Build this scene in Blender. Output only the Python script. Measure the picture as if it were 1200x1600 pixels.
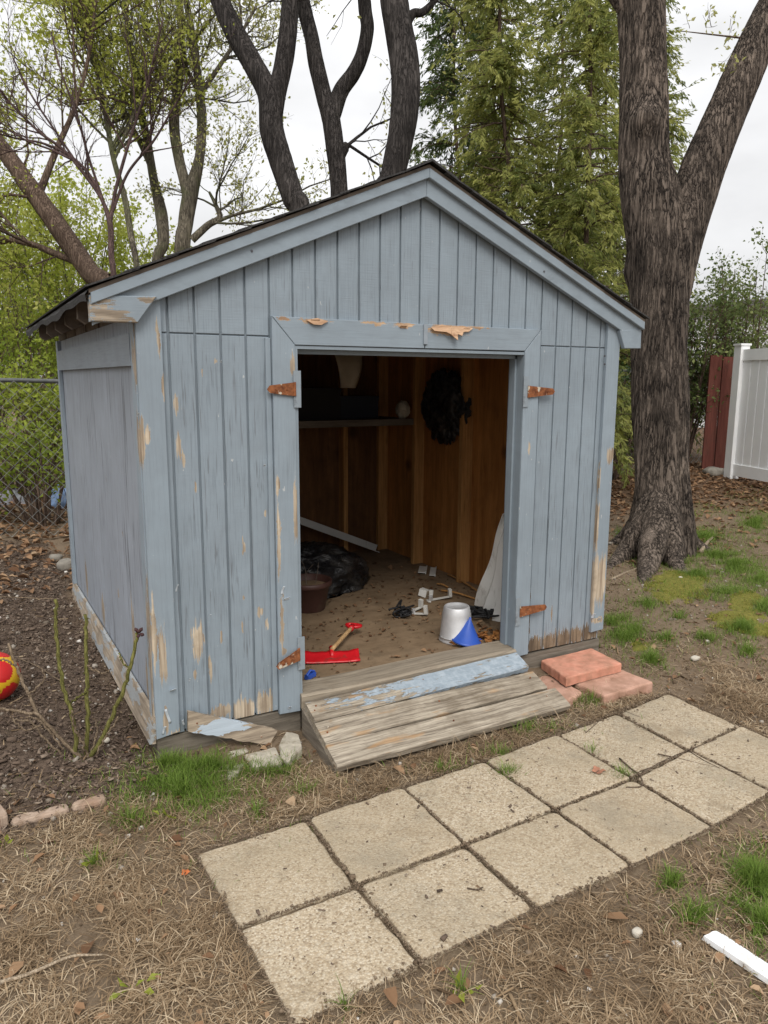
import bpy, math, random
import numpy as np
from mathutils import Vector, Euler, Matrix

for o in list(bpy.data.objects): bpy.data.objects.remove(o, do_unlink=True)
SC = bpy.context.scene
COL = SC.collection
random.seed(7)
RNG = np.random.default_rng(11)
PI = math.pi
rad = math.radians

# ------------------------------------------------------------------ camera
CAM = np.array([-1.8262, -2.8991, 1.5683])
ROT = (79.8776, -0.2915, -29.5765)
FPX = 1159.85                      # focal length in pixels of the 1200 x 1600 photograph
cd = bpy.data.cameras.new('camera'); cam = bpy.data.objects.new('camera', cd); COL.objects.link(cam)
cam.location = CAM; cam.rotation_euler = [rad(a) for a in ROT]
cd.sensor_fit = 'VERTICAL'; cd.sensor_height = 32.0; cd.lens = FPX/1600*32.0
cd.clip_start = 0.05; cd.clip_end = 600
SC.camera = cam
SC.render.resolution_x = 768; SC.render.resolution_y = 1024

# ------------------------------------------------------------------ sky (overcast), sun, exposure
SUN_EL, SUN_AZ = 47.0, 203.0       # azimuth measured from +Y towards +X
w = bpy.data.worlds.new('World'); SC.world = w; w.use_nodes = True
wt = w.node_tree; wt.nodes.clear()
def wn(t): return wt.nodes.new(t)
sky = wn('ShaderNodeTexSky'); sky.sky_type = 'NISHITA'; sky.sun_disc = False
sky.sun_elevation = rad(SUN_EL); sky.sun_rotation = rad(SUN_AZ); sky.dust_density = 6; sky.air_density = 1.0
hs = wn('ShaderNodeHueSaturation'); hs.inputs['Saturation'].default_value = 0.25
wt.links.new(sky.outputs[0], hs.inputs['Color'])
tcw = wn('ShaderNodeTexCoord')
sx = wn('ShaderNodeSeparateXYZ'); wt.links.new(tcw.outputs['Generated'], sx.inputs[0])
mx = wn('ShaderNodeMath'); mx.operation = 'MAXIMUM'; wt.links.new(sx.outputs['Z'], mx.inputs[0]); mx.inputs[1].default_value = 0.0
# overcast luminance: (1 + 2 sin(elevation)) / 3 of the zenith value
ma = wn('ShaderNodeMath'); ma.operation = 'MULTIPLY_ADD'; wt.links.new(mx.outputs[0], ma.inputs[0]); ma.inputs[1].default_value = 0.62; ma.inputs[2].default_value = 0.62
mpw = wn('ShaderNodeMapping'); wt.links.new(tcw.outputs['Generated'], mpw.inputs[0]); mpw.inputs['Scale'].default_value = (2.2, 2.2, 5.0)
nzw = wn('ShaderNodeTexNoise'); wt.links.new(mpw.outputs[0], nzw.inputs['Vector']); nzw.inputs['Scale'].default_value = 1.6; nzw.inputs['Detail'].default_value = 5
mrw = wn('ShaderNodeMapRange'); wt.links.new(nzw.outputs['Fac'], mrw.inputs[0])
mrw.inputs[1].default_value = .3; mrw.inputs[2].default_value = .7; mrw.inputs[3].default_value = 0.80; mrw.inputs[4].default_value = 1.12
mm = wn('ShaderNodeMath'); mm.operation = 'MULTIPLY'; wt.links.new(ma.outputs[0], mm.inputs[0]); wt.links.new(mrw.outputs[0], mm.inputs[1])
cw = wn('ShaderNodeVectorMath'); cw.operation = 'SCALE'; cw.inputs[0].default_value = (8.95, 8.98, 9.1); wt.links.new(mm.outputs[0], cw.inputs['Scale'])
mixw = wn('ShaderNodeMix'); mixw.data_type = 'RGBA'; mixw.inputs[0].default_value = 0.9
wt.links.new(hs.outputs[0], mixw.inputs[6]); wt.links.new(cw.outputs[0], mixw.inputs[7])
bg = wn('ShaderNodeBackground'); bg.inputs['Strength'].default_value = 0.12
wt.links.new(mixw.outputs[2], bg.inputs['Color'])
ow = wn('ShaderNodeOutputWorld'); wt.links.new(bg.outputs[0], ow.inputs[0])

sd = bpy.data.lights.new('sun', 'SUN'); sd.energy = 1.45; sd.angle = rad(26); sd.color = (1.0, 0.95, 0.87)
sun = bpy.data.objects.new('sun', sd); COL.objects.link(sun)
sdir = Vector((math.sin(rad(SUN_AZ))*math.cos(rad(SUN_EL)), math.cos(rad(SUN_AZ))*math.cos(rad(SUN_EL)), math.sin(rad(SUN_EL))))
sun.rotation_euler = sdir.to_track_quat('Z', 'Y').to_euler(); sun.location = sdir*30
SC.view_settings.view_transform = 'Standard'; SC.view_settings.look = 'None'
SC.view_settings.exposure = 0.34; SC.view_settings.gamma = 1.0; SC.view_settings.use_curve_mapping = False
SC.render.engine = 'CYCLES'
SC.cycles.max_bounces = 8; SC.cycles.diffuse_bounces = 4; SC.cycles.transmission_bounces = 4; SC.cycles.transparent_max_bounces = 4
SC.cycles.use_denoising = True

# ------------------------------------------------------------------ measuring: photo pixel -> place
RM = np.array(Euler([rad(a) for a in ROT], 'XYZ').to_matrix())
FWD = -RM[:, 2]
def ray(u, v): return RM @ np.array([(u-600)/FPX, -(v-800)/FPX, -1.0])
def ony(u, v, y): d = ray(u, v); return CAM + d*(y-CAM[1])/d[1]
def onx(u, v, x): d = ray(u, v); return CAM + d*(x-CAM[0])/d[0]
def onz(u, v, z): d = ray(u, v); return CAM + d*(z-CAM[2])/d[2]
def dep(u, v, D): return CAM + ray(u, v)*D          # a point at distance D along the view axis

# ------------------------------------------------------------------ numpy noise
def _h(ix, iy, iz, s):
    n = (ix*374761393 + iy*668265263 + iz*2147483647 + s*974711) & 0xffffffff
    n = ((n ^ (n >> 13))*1274126177) & 0xffffffff
    n = ((n ^ (n >> 16))*2246822519) & 0xffffffff
    return ((n ^ (n >> 15)) & 0xffffff)/float(0xffffff)
def vnoise(P, seed=0):
    P = np.asarray(P, float); f = np.floor(P); i = f.astype(np.int64); t = P-f; t = t*t*(3-2*t)
    r = 0
    for a in (0, 1):
        for b in (0, 1):
            for c in (0, 1):
                wgt = (t[..., 0] if a else 1-t[..., 0])*(t[..., 1] if b else 1-t[..., 1])*(t[..., 2] if c else 1-t[..., 2])
                r = r + wgt*_h(i[..., 0]+a, i[..., 1]+b, i[..., 2]+c, seed)
    return r
def fbm(P, seed=0, octv=4):
    r = 0; a = .5; tot = 0; P = np.asarray(P, float)
    for k in range(octv):
        r = r + a*vnoise(P*2**k, seed+k*17); tot += a; a *= .5
    return r/tot
def sm(a, b, x):
    t = np.clip((np.asarray(x, float)-a)/(b-a), 0, 1); return t*t*(3-2*t)
def P2(x, y, s=1.0, z=0.0):
    x = np.asarray(x, float); y = np.asarray(y, float)
    return np.stack([x*s, y*s, np.full_like(x, z)], -1)

# ------------------------------------------------------------------ terrain height
def hgt(x, y):
    x = np.asarray(x, float); y = np.asarray(y, float)
    b = -0.016 + 0.055*sm(-.55, .05, y) + 0.030*np.clip(y, 0, 4.5)
    b = b + 0.22*sm(2.5, 7.5, x)*sm(1.2, 4.2, y)
    bed = sm(-1.22, -1.42, x)*sm(-.22, -.02, y)
    b = b + bed*0.02
    b = b - 0.035*sm(-.75, -.55, x)*sm(.75, .55, x)*sm(-.5, -.3, y)*sm(.2, .0, y)
    return b
def hz(x, y): return float(hgt(np.array(x), np.array(y)))
def gp(u, v, dz=0.0):
    z = 0.0
    for _ in range(12):
        q = onz(u, v, z+dz); z = hz(q[0], q[1])
    return np.array([q[0], q[1], z+dz])

# ------------------------------------------------------------------ mesh helpers
class MB:
    def __init__(s): s.v = []; s.f = []; s.m = []; s.n = 0
    def add(s, V, F, mi=0):
        V = [tuple(map(float, p)) for p in V]; k = s.n
        s.v += V; s.n += len(V); s.f += [tuple(i+k for i in f) for f in F]; s.m += [mi]*len(F)
        return s
    def box(s, x0, x1, y0, y1, z0, z1, mi=0):
        V = [(x0,y0,z0),(x1,y0,z0),(x1,y1,z0),(x0,y1,z0),(x0,y0,z1),(x1,y0,z1),(x1,y1,z1),(x0,y1,z1)]
        return s.add(V, [(0,3,2,1),(4,5,6,7),(0,1,5,4),(1,2,6,5),(2,3,7,6),(3,0,4,7)], mi)
    def slab(s, poly, y0, y1, bev=0.0, mi=0):
        """convex polygon in x,z (any winding) extruded from y0 (front, chamfered) to y1"""
        p = np.array(poly, float); A = 0
        for i in range(len(p)):
            a, b = p[i], p[(i+1) % len(p)]; A += a[0]*b[1]-b[0]*a[1]
        if A < 0: p = p[::-1]
        n = len(p)
        if bev > 0:
            q = inset(p, bev); L = [(p, y1), (p, y0+bev), (q, y0)]
        else: L = [(p, y1), (p, y0)]
        V = []; F = []
        for pp, y in L: V += [(a, y, b) for a, b in pp]
        for k in range(len(L)-1):
            for i in range(n):
                j = (i+1) % n; F.append((k*n+i, k*n+j, (k+1)*n+j, (k+1)*n+i))
        F.append(tuple(range(n))[::-1]); F.append(tuple((len(L)-1)*n+i for i in range(n)))
        F = [f[::-1] for f in F]
        F = [f[::-1] for f in F]
        return s.add(V, F, mi)
    def tube(s, pts, rads, n=6, cap=True, mi=0):
        V, F = tube_arr(np.array(pts, float), np.broadcast_to(np.array(rads, float), (len(pts),)), n)
        if cap:
            k = len(pts); F = [tuple(f) for f in F] + [tuple(range(n))[::-1], tuple((k-1)*n+i for i in range(n))]
        return s.add(V, [tuple(f) for f in F], mi)
    def lathe(s, prof, n=24, c=(0,0,0), mi=0):
        V = []; F = []
        for r, z in prof:
            for i in range(n): a = 2*PI*i/n; V.append((c[0]+r*math.cos(a), c[1]+r*math.sin(a), c[2]+z))
        for k in range(len(prof)-1):
            for i in range(n): j = (i+1) % n; F.append((k*n+i, k*n+j, (k+1)*n+j, (k+1)*n+i))
        return s.add(V, F, mi)
    def build(s, name, mat, parent=None, smooth=False):
        return mk(name, s.v, s.f, mat, parent, smooth, s.m)

def inset(p, d):
    n = len(p); out = []
    for i in range(n):
        a, b, c = p[i-1], p[i], p[(i+1) % n]
        e1 = (b-a)/np.linalg.norm(b-a); e2 = (c-b)/np.linalg.norm(c-b)
        n1 = np.array([-e1[1], e1[0]]); n2 = np.array([-e2[1], e2[0]])
        m = n1+n2; L = max(.35, 1+float(n1@n2)); out.append(b+m/L*d)
    return np.array(out)
def frames(P):
    T = np.gradient(P, axis=0); T /= np.linalg.norm(T, axis=1)[:, None]+1e-12
    up = np.array([0,0,1.0]) if abs(T[0][2]) < .9 else np.array([1.0,0,0])
    N = np.zeros_like(P); N[0] = np.cross(T[0], up); N[0] /= np.linalg.norm(N[0])
    for i in range(1, len(P)):
        x = N[i-1]-T[i]*(N[i-1]@T[i]); N[i] = x/(np.linalg.norm(x)+1e-12)
    return T, N, np.cross(T, N)
def tube_arr(P, R, n):
    T, N, B = frames(P); a = np.arange(n)*2*PI/n
    V = P[:, None, :] + R[:, None, None]*(np.cos(a)[None, :, None]*N[:, None, :] + np.sin(a)[None, :, None]*B[:, None, :])
    k = len(P); i = np.arange(k-1)[:, None]*n; j = np.arange(n)[None, :]; j2 = (j+1) % n
    F = np.stack([i+j, i+j2, i+n+j2, i+n+j], -1).reshape(-1, 4)
    return V.reshape(-1, 3), F
def spline(P, m):
    P = np.array(P, float); n = len(P)
    Q = np.vstack([2*P[0]-P[1], P, 2*P[-1]-P[-2]]); t = np.linspace(0, n-1-1e-9, m); i = t.astype(int); u = (t-i)[:, None]
    a, b, c, d = Q[i], Q[i+1], Q[i+2], Q[i+3]
    return .5*((2*b)+(-a+c)*u+(2*a-5*b+4*c-d)*u*u+(-a+3*b-3*c+d)*u**3)
def mk(name, V, F, mat, parent=None, smooth=False, mi=None):
    me = bpy.data.meshes.new(name); me.from_pydata(V, [], F); me.update()
    for m in (mat if isinstance(mat, (list, tuple)) else [mat]): me.materials.append(m)
    if mi is not None and any(mi): me.polygons.foreach_set('material_index', mi)
    if smooth: me.polygons.foreach_set('use_smooth', [True]*len(me.polygons))
    o = bpy.data.objects.new(name, me); COL.objects.link(o)
    if parent: o.parent = parent
    return o
def mknp(name, V, F, mat, parent=None, smooth=False, tint=None):
    """fast path: V (n,3), F (m,k) arrays, tint one float per vertex"""
    V = np.ascontiguousarray(V, np.float32); F = np.ascontiguousarray(F, np.int32); k = F.shape[1]
    me = bpy.data.meshes.new(name)
    me.vertices.add(len(V)); me.vertices.foreach_set('co', V.ravel())
    me.loops.add(F.size); me.loops.foreach_set('vertex_index', F.ravel())
    me.polygons.add(len(F)); me.polygons.foreach_set('loop_start', np.arange(len(F), dtype=np.int32)*k)
    me.polygons.foreach_set('loop_total', np.full(len(F), k, np.int32))
    if smooth: me.polygons.foreach_set('use_smooth', np.ones(len(F), bool))
    me.update(calc_edges=True)
    if tint is not None:
        if tint.ndim == 1:
            at = me.attributes.new('tint', 'FLOAT', 'POINT'); at.data.foreach_set('value', np.asarray(tint, np.float32))
        else:
            at = me.attributes.new('tint', 'FLOAT_COLOR', 'POINT'); c = np.ones((len(V), 4), np.float32); c[:, :tint.shape[1]] = tint
            at.data.foreach_set('color', c.ravel())
    me.materials.append(mat)
    o = bpy.data.objects.new(name, me); COL.objects.link(o)
    if parent: o.parent = parent
    return o
def tag(o, label, cat, group=None, kind=None):
    if label: o['label'] = label
    if cat: o['category'] = cat
    if group: o['group'] = group
    if kind: o['kind'] = kind
    return o
def thing(name, label, cat, loc=(0,0,0), group=None):
    o = bpy.data.objects.new(name, None); COL.objects.link(o); o.location = [float(a) for a in loc]; o.empty_display_size = .1
    return tag(o, label, cat, group)
def rel(o, root):
    """mesh given in world coordinates, hung under a root that stands at its own place"""
    o.parent = root; o.matrix_parent_inverse = Matrix.Translation(root.location).inverted(); return o

# ------------------------------------------------------------------ material helpers
class NT:
    def __init__(s, name):
        s.mat = bpy.data.materials.new(name); s.mat.use_nodes = True; s.t = s.mat.node_tree; s.t.nodes.clear()
        s.out = s.t.nodes.new('ShaderNodeOutputMaterial'); s._pos = None
    def lk(s, a, b):
        if isinstance(a, bpy.types.NodeSocket): s.t.links.new(a, b)
        else:
            try: b.default_value = a
            except Exception: b.default_value = tuple(a)+(1.0,)
    @property
    def pos(s):
        if s._pos is None: s._pos = s.t.nodes.new('ShaderNodeNewGeometry').outputs['Position']
        return s._pos
    def obj(s): return s.t.nodes.new('ShaderNodeTexCoord').outputs['Object']
    def rnd(s): return s.t.nodes.new('ShaderNodeObjectInfo').outputs['Random']
    def attr(s, n='tint', o='Fac'):
        a = s.t.nodes.new('ShaderNodeAttribute'); a.attribute_name = n; return a.outputs[o]
    def map(s, v, sc):
        n = s.t.nodes.new('ShaderNodeVectorMath'); n.operation = 'MULTIPLY'; s.lk(v, n.inputs[0]); n.inputs[1].default_value = sc; return n.outputs[0]
    def noise(s, v=None, scale=5, det=4, rough=.55, dist=0, col=False):
        n = s.t.nodes.new('ShaderNodeTexNoise'); s.lk(v if v is not None else s.pos, n.inputs['Vector'])
        n.inputs['Scale'].default_value = scale; n.inputs['Detail'].default_value = det; n.inputs['Roughness'].default_value = rough; n.inputs['Distortion'].default_value = dist
        return n.outputs['Color' if col else 'Fac']
    def vor(s, v, scale, feat='F1', out='Distance'):
        n = s.t.nodes.new('ShaderNodeTexVoronoi'); n.feature = feat; s.lk(v, n.inputs['Vector']); n.inputs['Scale'].default_value = scale; return n.outputs[out]
    def ramp(s, f, stops):
        n = s.t.nodes.new('ShaderNodeValToRGB'); s.lk(f, n.inputs[0]); e = n.color_ramp.elements
        while len(e) < len(stops): e.new(.5)
        for x, (p, c) in zip(e, stops):
            x.position = p; x.color = (c, c, c, 1) if isinstance(c, (int, float)) else tuple(c)+(1,)
        return n.outputs[0]
    def mix(s, f, a, b, mode='MIX'):
        n = s.t.nodes.new('ShaderNodeMix'); n.data_type = 'RGBA'; n.blend_type = mode
        s.lk(f, n.inputs[0])
        for x, i in ((a, 6), (b, 7)): s.lk(x if isinstance(x, bpy.types.NodeSocket) else tuple(x)[:3]+(1,), n.inputs[i])
        return n.outputs[2]
    def m(s, op, a, b=0.0, c=None, clamp=False):
        n = s.t.nodes.new('ShaderNodeMath'); n.operation = op; n.use_clamp = clamp; s.lk(a, n.inputs[0]); s.lk(b, n.inputs[1])
        if c is not None: s.lk(c, n.inputs[2])
        return n.outputs[0]
    def vm(s, op, a, b=None, c=None, out=0):
        n = s.t.nodes.new('ShaderNodeVectorMath'); n.operation = op; s.lk(a, n.inputs[0])
        if b is not None: s.lk(b, n.inputs[1])
        if c is not None: s.lk(c, n.inputs[2])
        return n.outputs['Value' if op == 'LENGTH' else 'Vector']
    def bump(s, h, strength=.4, dist=.01, nrm=None):
        n = s.t.nodes.new('ShaderNodeBump'); s.lk(h, n.inputs['Height']); n.inputs['Strength'].default_value = strength; n.inputs['Distance'].default_value = dist
        if nrm is not None: s.lk(nrm, n.inputs['Normal'])
        return n.outputs[0]
    def bsdf(s, col, rough=.7, metal=0.0, spec=.4, nrm=None):
        n = s.t.nodes.new('ShaderNodeBsdfPrincipled'); s.lk(col if isinstance(col, bpy.types.NodeSocket) else tuple(col)[:3]+(1,), n.inputs['Base Color'])
        s.lk(rough, n.inputs['Roughness']); s.lk(metal, n.inputs['Metallic']); n.inputs['Specular IOR Level'].default_value = spec
        if nrm is not None: s.lk(nrm, n.inputs['Normal'])
        return n.outputs[0]
    def end(s, sh): s.t.links.new(sh, s.out.inputs[0]); return s.mat

def c_(k, c): return tuple(min(1, k*x) for x in c)

def simple(name, col, rough=.6, metal=0.0, var=.15, scale=12, bump=.15, spec=.4, dirt=None, dirtamt=.0):
    t = NT(name); n = t.noise(t.obj(), scale, 5)
    col2 = t.mix(t.ramp(n, [(.3, 0), (.7, 1)]), c_(1-var, col), c_(1+var, col))
    if dirt:
        d = t.ramp(t.noise(t.obj(), scale*.6, 6, .65), [(.62-dirtamt*.3, 0), (.75-dirtamt*.3, 1)]); col2 = t.mix(t.m('MULTIPLY', d, .85), col2, dirt)
    return t.end(t.bsdf(col2, rough, metal, spec, t.bump(n, bump, .01)))

WOODS = dict(tan=((.20,.145,.10), (.62,.525,.40)), grey=((.17,.135,.10), (.48,.40,.31)), rot=((.05,.033,.022), (.30,.225,.15)), orange=((.26,.15,.09), (.60,.43,.28)))
def paint_mat(name, base, spots=(), axis='f', grain=(70,70,2.4), crack=.5, peel=.74, wood='tan', rough=.6, rotz=None, fleck=.5, saw=.0, dist=.9, cth=.60, low=0.0):
    """weathered oil paint over wood; spots = bare areas (centre a, z, half sizes) on the face plane"""
    t = NT(name); P = t.pos
    big = t.noise(P, 2.1, 3); mid = t.noise(P, 11, 4, .6)
    col = t.mix(t.ramp(big, [(.3, 0), (.7, 1)]), c_(.90, base), c_(1.07, base))
    col = t.mix(t.ramp(mid, [(.35, 0), (.75, 1)]), col, t.mix(.5, col, c_(.8, (base[0]*1.03, base[1]*.99, base[2]*.97))))
    gv = t.map(P, grain)
    g = t.noise(gv, 1.0, 4, .6)
    cr = t.noise(t.map(P, tuple(a*1.25 for a in grain)), 1.0, 3, .7, .25)
    zone = t.ramp(t.noise(P, 3.3, 3, .6), [(.36, 0), (.66, 1)])
    cm = t.m('MULTIPLY', t.ramp(cr, [(cth, 0), (cth+.06, 1)]), t.m('MULTIPLY_ADD', zone, crack, crack*.25), clamp=True)
    col = t.mix(cm, col, (.075, .07, .072))
    fg = t.ramp(t.noise(t.map(P, tuple(a*2.3 for a in grain)), 1.0, 3, .65), [(.48, 0), (.64, 1)])
    col = t.mix(t.m('MULTIPLY', fg, t.m('MULTIPLY_ADD', zone, .45*min(1, crack*1.6), .12)), col, c_(.52, base))
    # light flecks where the top coat chipped to primer
    fl = t.ramp(t.noise(t.map(P, (55, 55, 22)), 1.0, 2, .5), [(.735, 0), (.765, 1)])
    col = t.mix(t.m('MULTIPLY', fl, fleck), col, (.62, .62, .60))
    # bare wood
    pn = t.noise(t.map(P, tuple(max(5.0, a*.24) for a in grain)), 1.0, 5, .62)
    if low:
        sz_ = t.t.nodes.new('ShaderNodeSeparateXYZ'); t.lk(P, sz_.inputs[0]); pn = t.m('MULTIPLY_ADD', t.m('MAXIMUM', t.m('SUBTRACT', .95, sz_.outputs[2]), 0.0), low, pn)
    mask = t.ramp(pn, [(peel, 0), (peel+.012, 1)])
    dmin = None
    if spots:
        wob = t.vm('MULTIPLY', t.vm('SUBTRACT', t.noise(t.map(P, (38, 38, 14)), 1.0, 4, .65, col=True), (.5, .5, .5)), (.03, .03, .05))
        Q = t.vm('ADD', P, wob)
        for a, z, ha, hzz in spots:
            ha = max(ha, .004); hzz = max(hzz, .004)
            if axis == 'f': S = (1/ha, 0, 1/hzz); Cc = (-a/ha, 0, -z/hzz)
            elif axis == 's': S = (0, 1/ha, 1/hzz); Cc = (0, -a/ha, -z/hzz)
            else: S = (1/ha, 1/hzz, 0); Cc = (-a/ha, -z/hzz, 0)
            L = t.vm('LENGTH', t.vm('MULTIPLY_ADD', Q, S, Cc))
            dmin = L if dmin is None else t.m('MINIMUM', dmin, L)
        g3 = t.noise(t.map(P, tuple(a*1.5+2 for a in grain)), 1.0, 5, .72)
        dn = t.m('MULTIPLY_ADD', t.m('SUBTRACT', g3, .5), dist*4.2, dmin)
        sm_ = t.ramp(dn, [(.5, 1), (.515, 0)]) if False else t.m('LESS_THAN', dn, 1.0)
        mask = t.m('MAXIMUM', mask, sm_)
        rim = t.m('MULTIPLY', t.m('LESS_THAN', dn, 1.12), t.m('SUBTRACT', 1.0, sm_))
        col = t.mix(t.m('MULTIPLY', rim, .25), col, (.55, .55, .53))
    wd, wl = WOODS[wood]
    wcol = t.mix(t.ramp(g, [(.34, 0), (.66, 1)]), wd, wl)
    wcol = t.mix(t.ramp(mid, [(.45, 0), (.7, .75)]), wcol, c_(.62, ((wd[0]+wl[0])/2, (wd[1]+wl[1])/2.05, (wd[2]+wl[2])/2.1)))
    col = t.mix(mask, col, wcol)
    h = t.m('MULTIPLY_ADD', g, .45, t.m('MULTIPLY', t.m('SUBTRACT', 1.0, mask), .55))
    h = t.m('SUBTRACT', h, t.m('MULTIPLY', cm, .35))
    if saw:
        sw = t.noise(t.map(P, (9, 9, 190)), 1.0, 2, .5); h = t.m('MULTIPLY_ADD', sw, saw, h)
    rg = t.m('MULTIPLY_ADD', mask, .25, rough)
    return t.end(t.bsdf(col, rg, 0, .35, t.bump(h, .55, .004)))

def wood_mat(name, dark, light, grain=(6,60,60), rough=.8, knots=.0, dirt=.4, dirtcol=(.06,.045,.03), coord='pos', bumpd=.004, spec=.25):
    t = NT(name); P = t.pos if coord == 'pos' else t.obj()
    wv = t.vm('ADD', P, t.vm('MULTIPLY', t.noise(P, 4, 2, col=True), (.02,.02,.02)))
    g = t.noise(t.map(wv, grain), 1.0, 5, .65, .3); g2 = t.noise(t.map(wv, tuple(a*3 for a in grain)), 1.0, 3, .6)
    col = t.mix(t.ramp(g, [(.3, 0), (.7, 1)]), dark, light)
    col = t.mix(t.m('MULTIPLY', t.ramp(g2, [(.55, 0), (.75, 1)]), .55), col, c_(.45, dark))
    if knots:
        k = t.ramp(t.vor(t.map(P, tuple(max(2.2, a*.09) for a in grain)), 1.0), [(.07, 1), (.15, 0)])
        col = t.mix(t.m('MULTIPLY', k, knots), col, c_(.3, dark))
    d = t.ramp(t.noise(P, 6, 5, .65), [(.5, 0), (.72, 1)])
    col = t.mix(t.m('MULTIPLY', d, dirt), col, dirtcol)
    return t.end(t.bsdf(col, rough, 0, spec, t.bump(t.m('MULTIPLY_ADD', g2, .5, g), .6, bumpd)))

def leaf_mat(name, a, b, c=None, trans=.35, rough=.55):
    t = NT(name); f = t.attr()
    st = [(0, a), (1, b)] if c is None else [(0, a), (.6, b), (1, c)]
    col = t.ramp(f, st)
    d = t.t.nodes.new('ShaderNodeBsdfTranslucent'); t.lk(col, d.inputs['Color'])
    s = t.bsdf(col, rough, 0, .25)
    m = t.t.nodes.new('ShaderNodeMixShader'); m.inputs[0].default_value = trans
    t.t.links.new(s, m.inputs[1]); t.t.links.new(d.outputs[0], m.inputs[2])
    return t.end(m.outputs[0])

def bark_mat(name, dark, light, moss=None, scale=1.0, bd=.02, lich=.3, scars=()):
    t = NT(name); P = t.pos
    wv = t.vm('ADD', P, t.vm('MULTIPLY', t.noise(P, 7, 3, col=True), (.022,.022,.05)))
    n0 = t.noise(t.map(wv, (34*scale, 34*scale, 2.0*scale)), 1.0, 4, .6, .2)
    n = t.noise(t.map(wv, (70*scale, 70*scale, 9*scale)), 1.0, 5, .7)
    r = t.ramp(t.m('ABSOLUTE', t.m('MULTIPLY_ADD', n0, 2.0, -1.0)), [(.0, 0), (.22, 1)])
    h = t.m('MULTIPLY_ADD', n, .6, r)
    col = t.mix(t.ramp(h, [(.38, 0), (1.0, 1)]), dark, light)
    col = t.mix(t.m('MULTIPLY', t.ramp(t.noise(P, 5, 4, .6), [(.45, 0), (.7, 1)]), lich), col, c_(1.9, light))
    col = t.mix(t.ramp(t.noise(P, 1.6, 3), [(.4, 0), (.65, .5)]), col, c_(.7, dark))
    if moss: col = t.mix(t.m('MULTIPLY', t.ramp(t.noise(P, 2.5, 4), [(.5, 0), (.62, 1)]), .6), col, moss)
    for c0, s0 in scars:                         # healed, bark-less places
        L = t.vm('LENGTH', t.vm('MULTIPLY_ADD', wv, tuple(1/a for a in s0), tuple(-a/b for a, b in zip(c0, s0))))
        k = t.ramp(t.m('MULTIPLY_ADD', t.m('SUBTRACT', n, .5), 1.2, L), [(.75, 1), (1.0, 0)]); col = t.mix(t.m('MULTIPLY', k, .7), col, c_(1.35, light)); h = t.m('MULTIPLY', h, t.m('MULTIPLY_ADD', k, -.6, 1.0))
    return t.end(t.bsdf(col, .9, 0, .15, t.bump(h, .8, bd)))

# ================================================================== GROUND
def axis(lo, a, b, hi, fine, ratio=1.22):
    m = list(np.arange(a, b+1e-6, fine)); s = fine; x = a; L = []
    while x > lo: s *= ratio; x -= s; L.append(x)
    s = fine; x = b; R = []
    while x < hi: s *= ratio; x += s; R.append(x)
    return np.array(L[::-1]+m+R)
MOSS = [(1060,918,52,24), (1150,968,42,16), (1170,938,30,10), (1040,905,24,12), (1185,985,30,14), (1000,1012,16,7)]
def ell(u, v, ru, rv):
    c = gp(u, v); a = gp(u+ru, v)-c; b = gp(u, v-rv)-c
    return c, a[:2], b[:2]
MOSSW = [ell(*m) for m in MOSS]
def in_ell(X, Y, E, k=1.0):
    c, a, b = E; det = a[0]*b[1]-a[1]*b[0]
    dx = X-c[0]; dy = Y-c[1]; s = (dx*b[1]-dy*b[0])/det; t = (a[0]*dy-a[1]*dx)/det
    return np.sqrt(s*s+t*t)/k
def zone_masks(X, Y):
    n = fbm(P2(X, Y, 2.3), 5, 4); n2 = fbm(P2(X, Y, 6.0, 3), 9, 3)
    mulch = sm(-1.16, -1.30, X+(n-.5)*.25)*sm(-.26, -.12, Y+(n-.5)*.12+.04)*sm(4.4, 3.6, Y)
    thatch = sm(-.30, -.52, Y+(n-.5)*.7-.3*sm(-1.0, -1.5, X))*(1-mulch)
    thatch = thatch*np.clip(.35+1.3*sm(.40, .60, n2), 0, 1)
    litter = sm(2.0, 3.4, Y+.25*(X-5)+(n-.5)*1.2)*sm(1.5, 3.0, X)
    moss = np.zeros_like(X)
    for E in MOSSW: moss = np.maximum(moss, sm(1.15, .55, in_ell(X, Y, E)+(n2-.5)*1.5))
    return mulch, thatch, litter, moss
gx = axis(-120, -3.4, 5.2, 120, .026); gy = axis(-60, -2.6, 4.6, 160, .026)
X, Y = np.meshgrid(gx, gy, indexing='ij')
Z = hgt(X, Y)
near = sm(9, 5, np.hypot(X-1, Y-1))
Z = Z + near*((fbm(P2(X, Y, 7), 2, 4)-.5)*.030 + (fbm(P2(X, Y, 26), 3, 3)-.5)*.012)
mul, tha, lit, mos = zone_masks(X, Y)
Z = Z + near*mul*(fbm(P2(X, Y, 38), 8, 2)-.5)*.02 + mos*(.012+.010*(fbm(P2(X, Y, 22), 31, 2)))
pv_in = sm(-1.32, -1.24, X)*sm(1.27, 1.21, X)*sm(-1.46, -1.40, Y-.05*X)*sm(-.56, -.64, Y-.075*X)
Z = np.where(pv_in > .3, np.minimum(Z, -.014), Z)
under = (np.abs(X) < 1.15)*(Y > .05)*(Y < 2.4); Z = np.where(under, np.minimum(Z, .10), Z)
nx, ny = len(gx), len(gy)
I = (np.arange(nx-1)[:, None]*ny + np.arange(ny-1)[None, :])
F = np.stack([I, I+ny, I+ny+1, I+1], -1).reshape(-1, 4)
t = NT('ground_soil')
at = t.attr('tint', 'Color'); sp = t.t.nodes.new('ShaderNodeSeparateColor'); t.lk(at, sp.inputs[0])
n1 = t.noise(None, 6, 6, .65); n2 = t.noise(None, 45, 5, .7); n3 = t.noise(None, 160, 4, .7)
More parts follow.
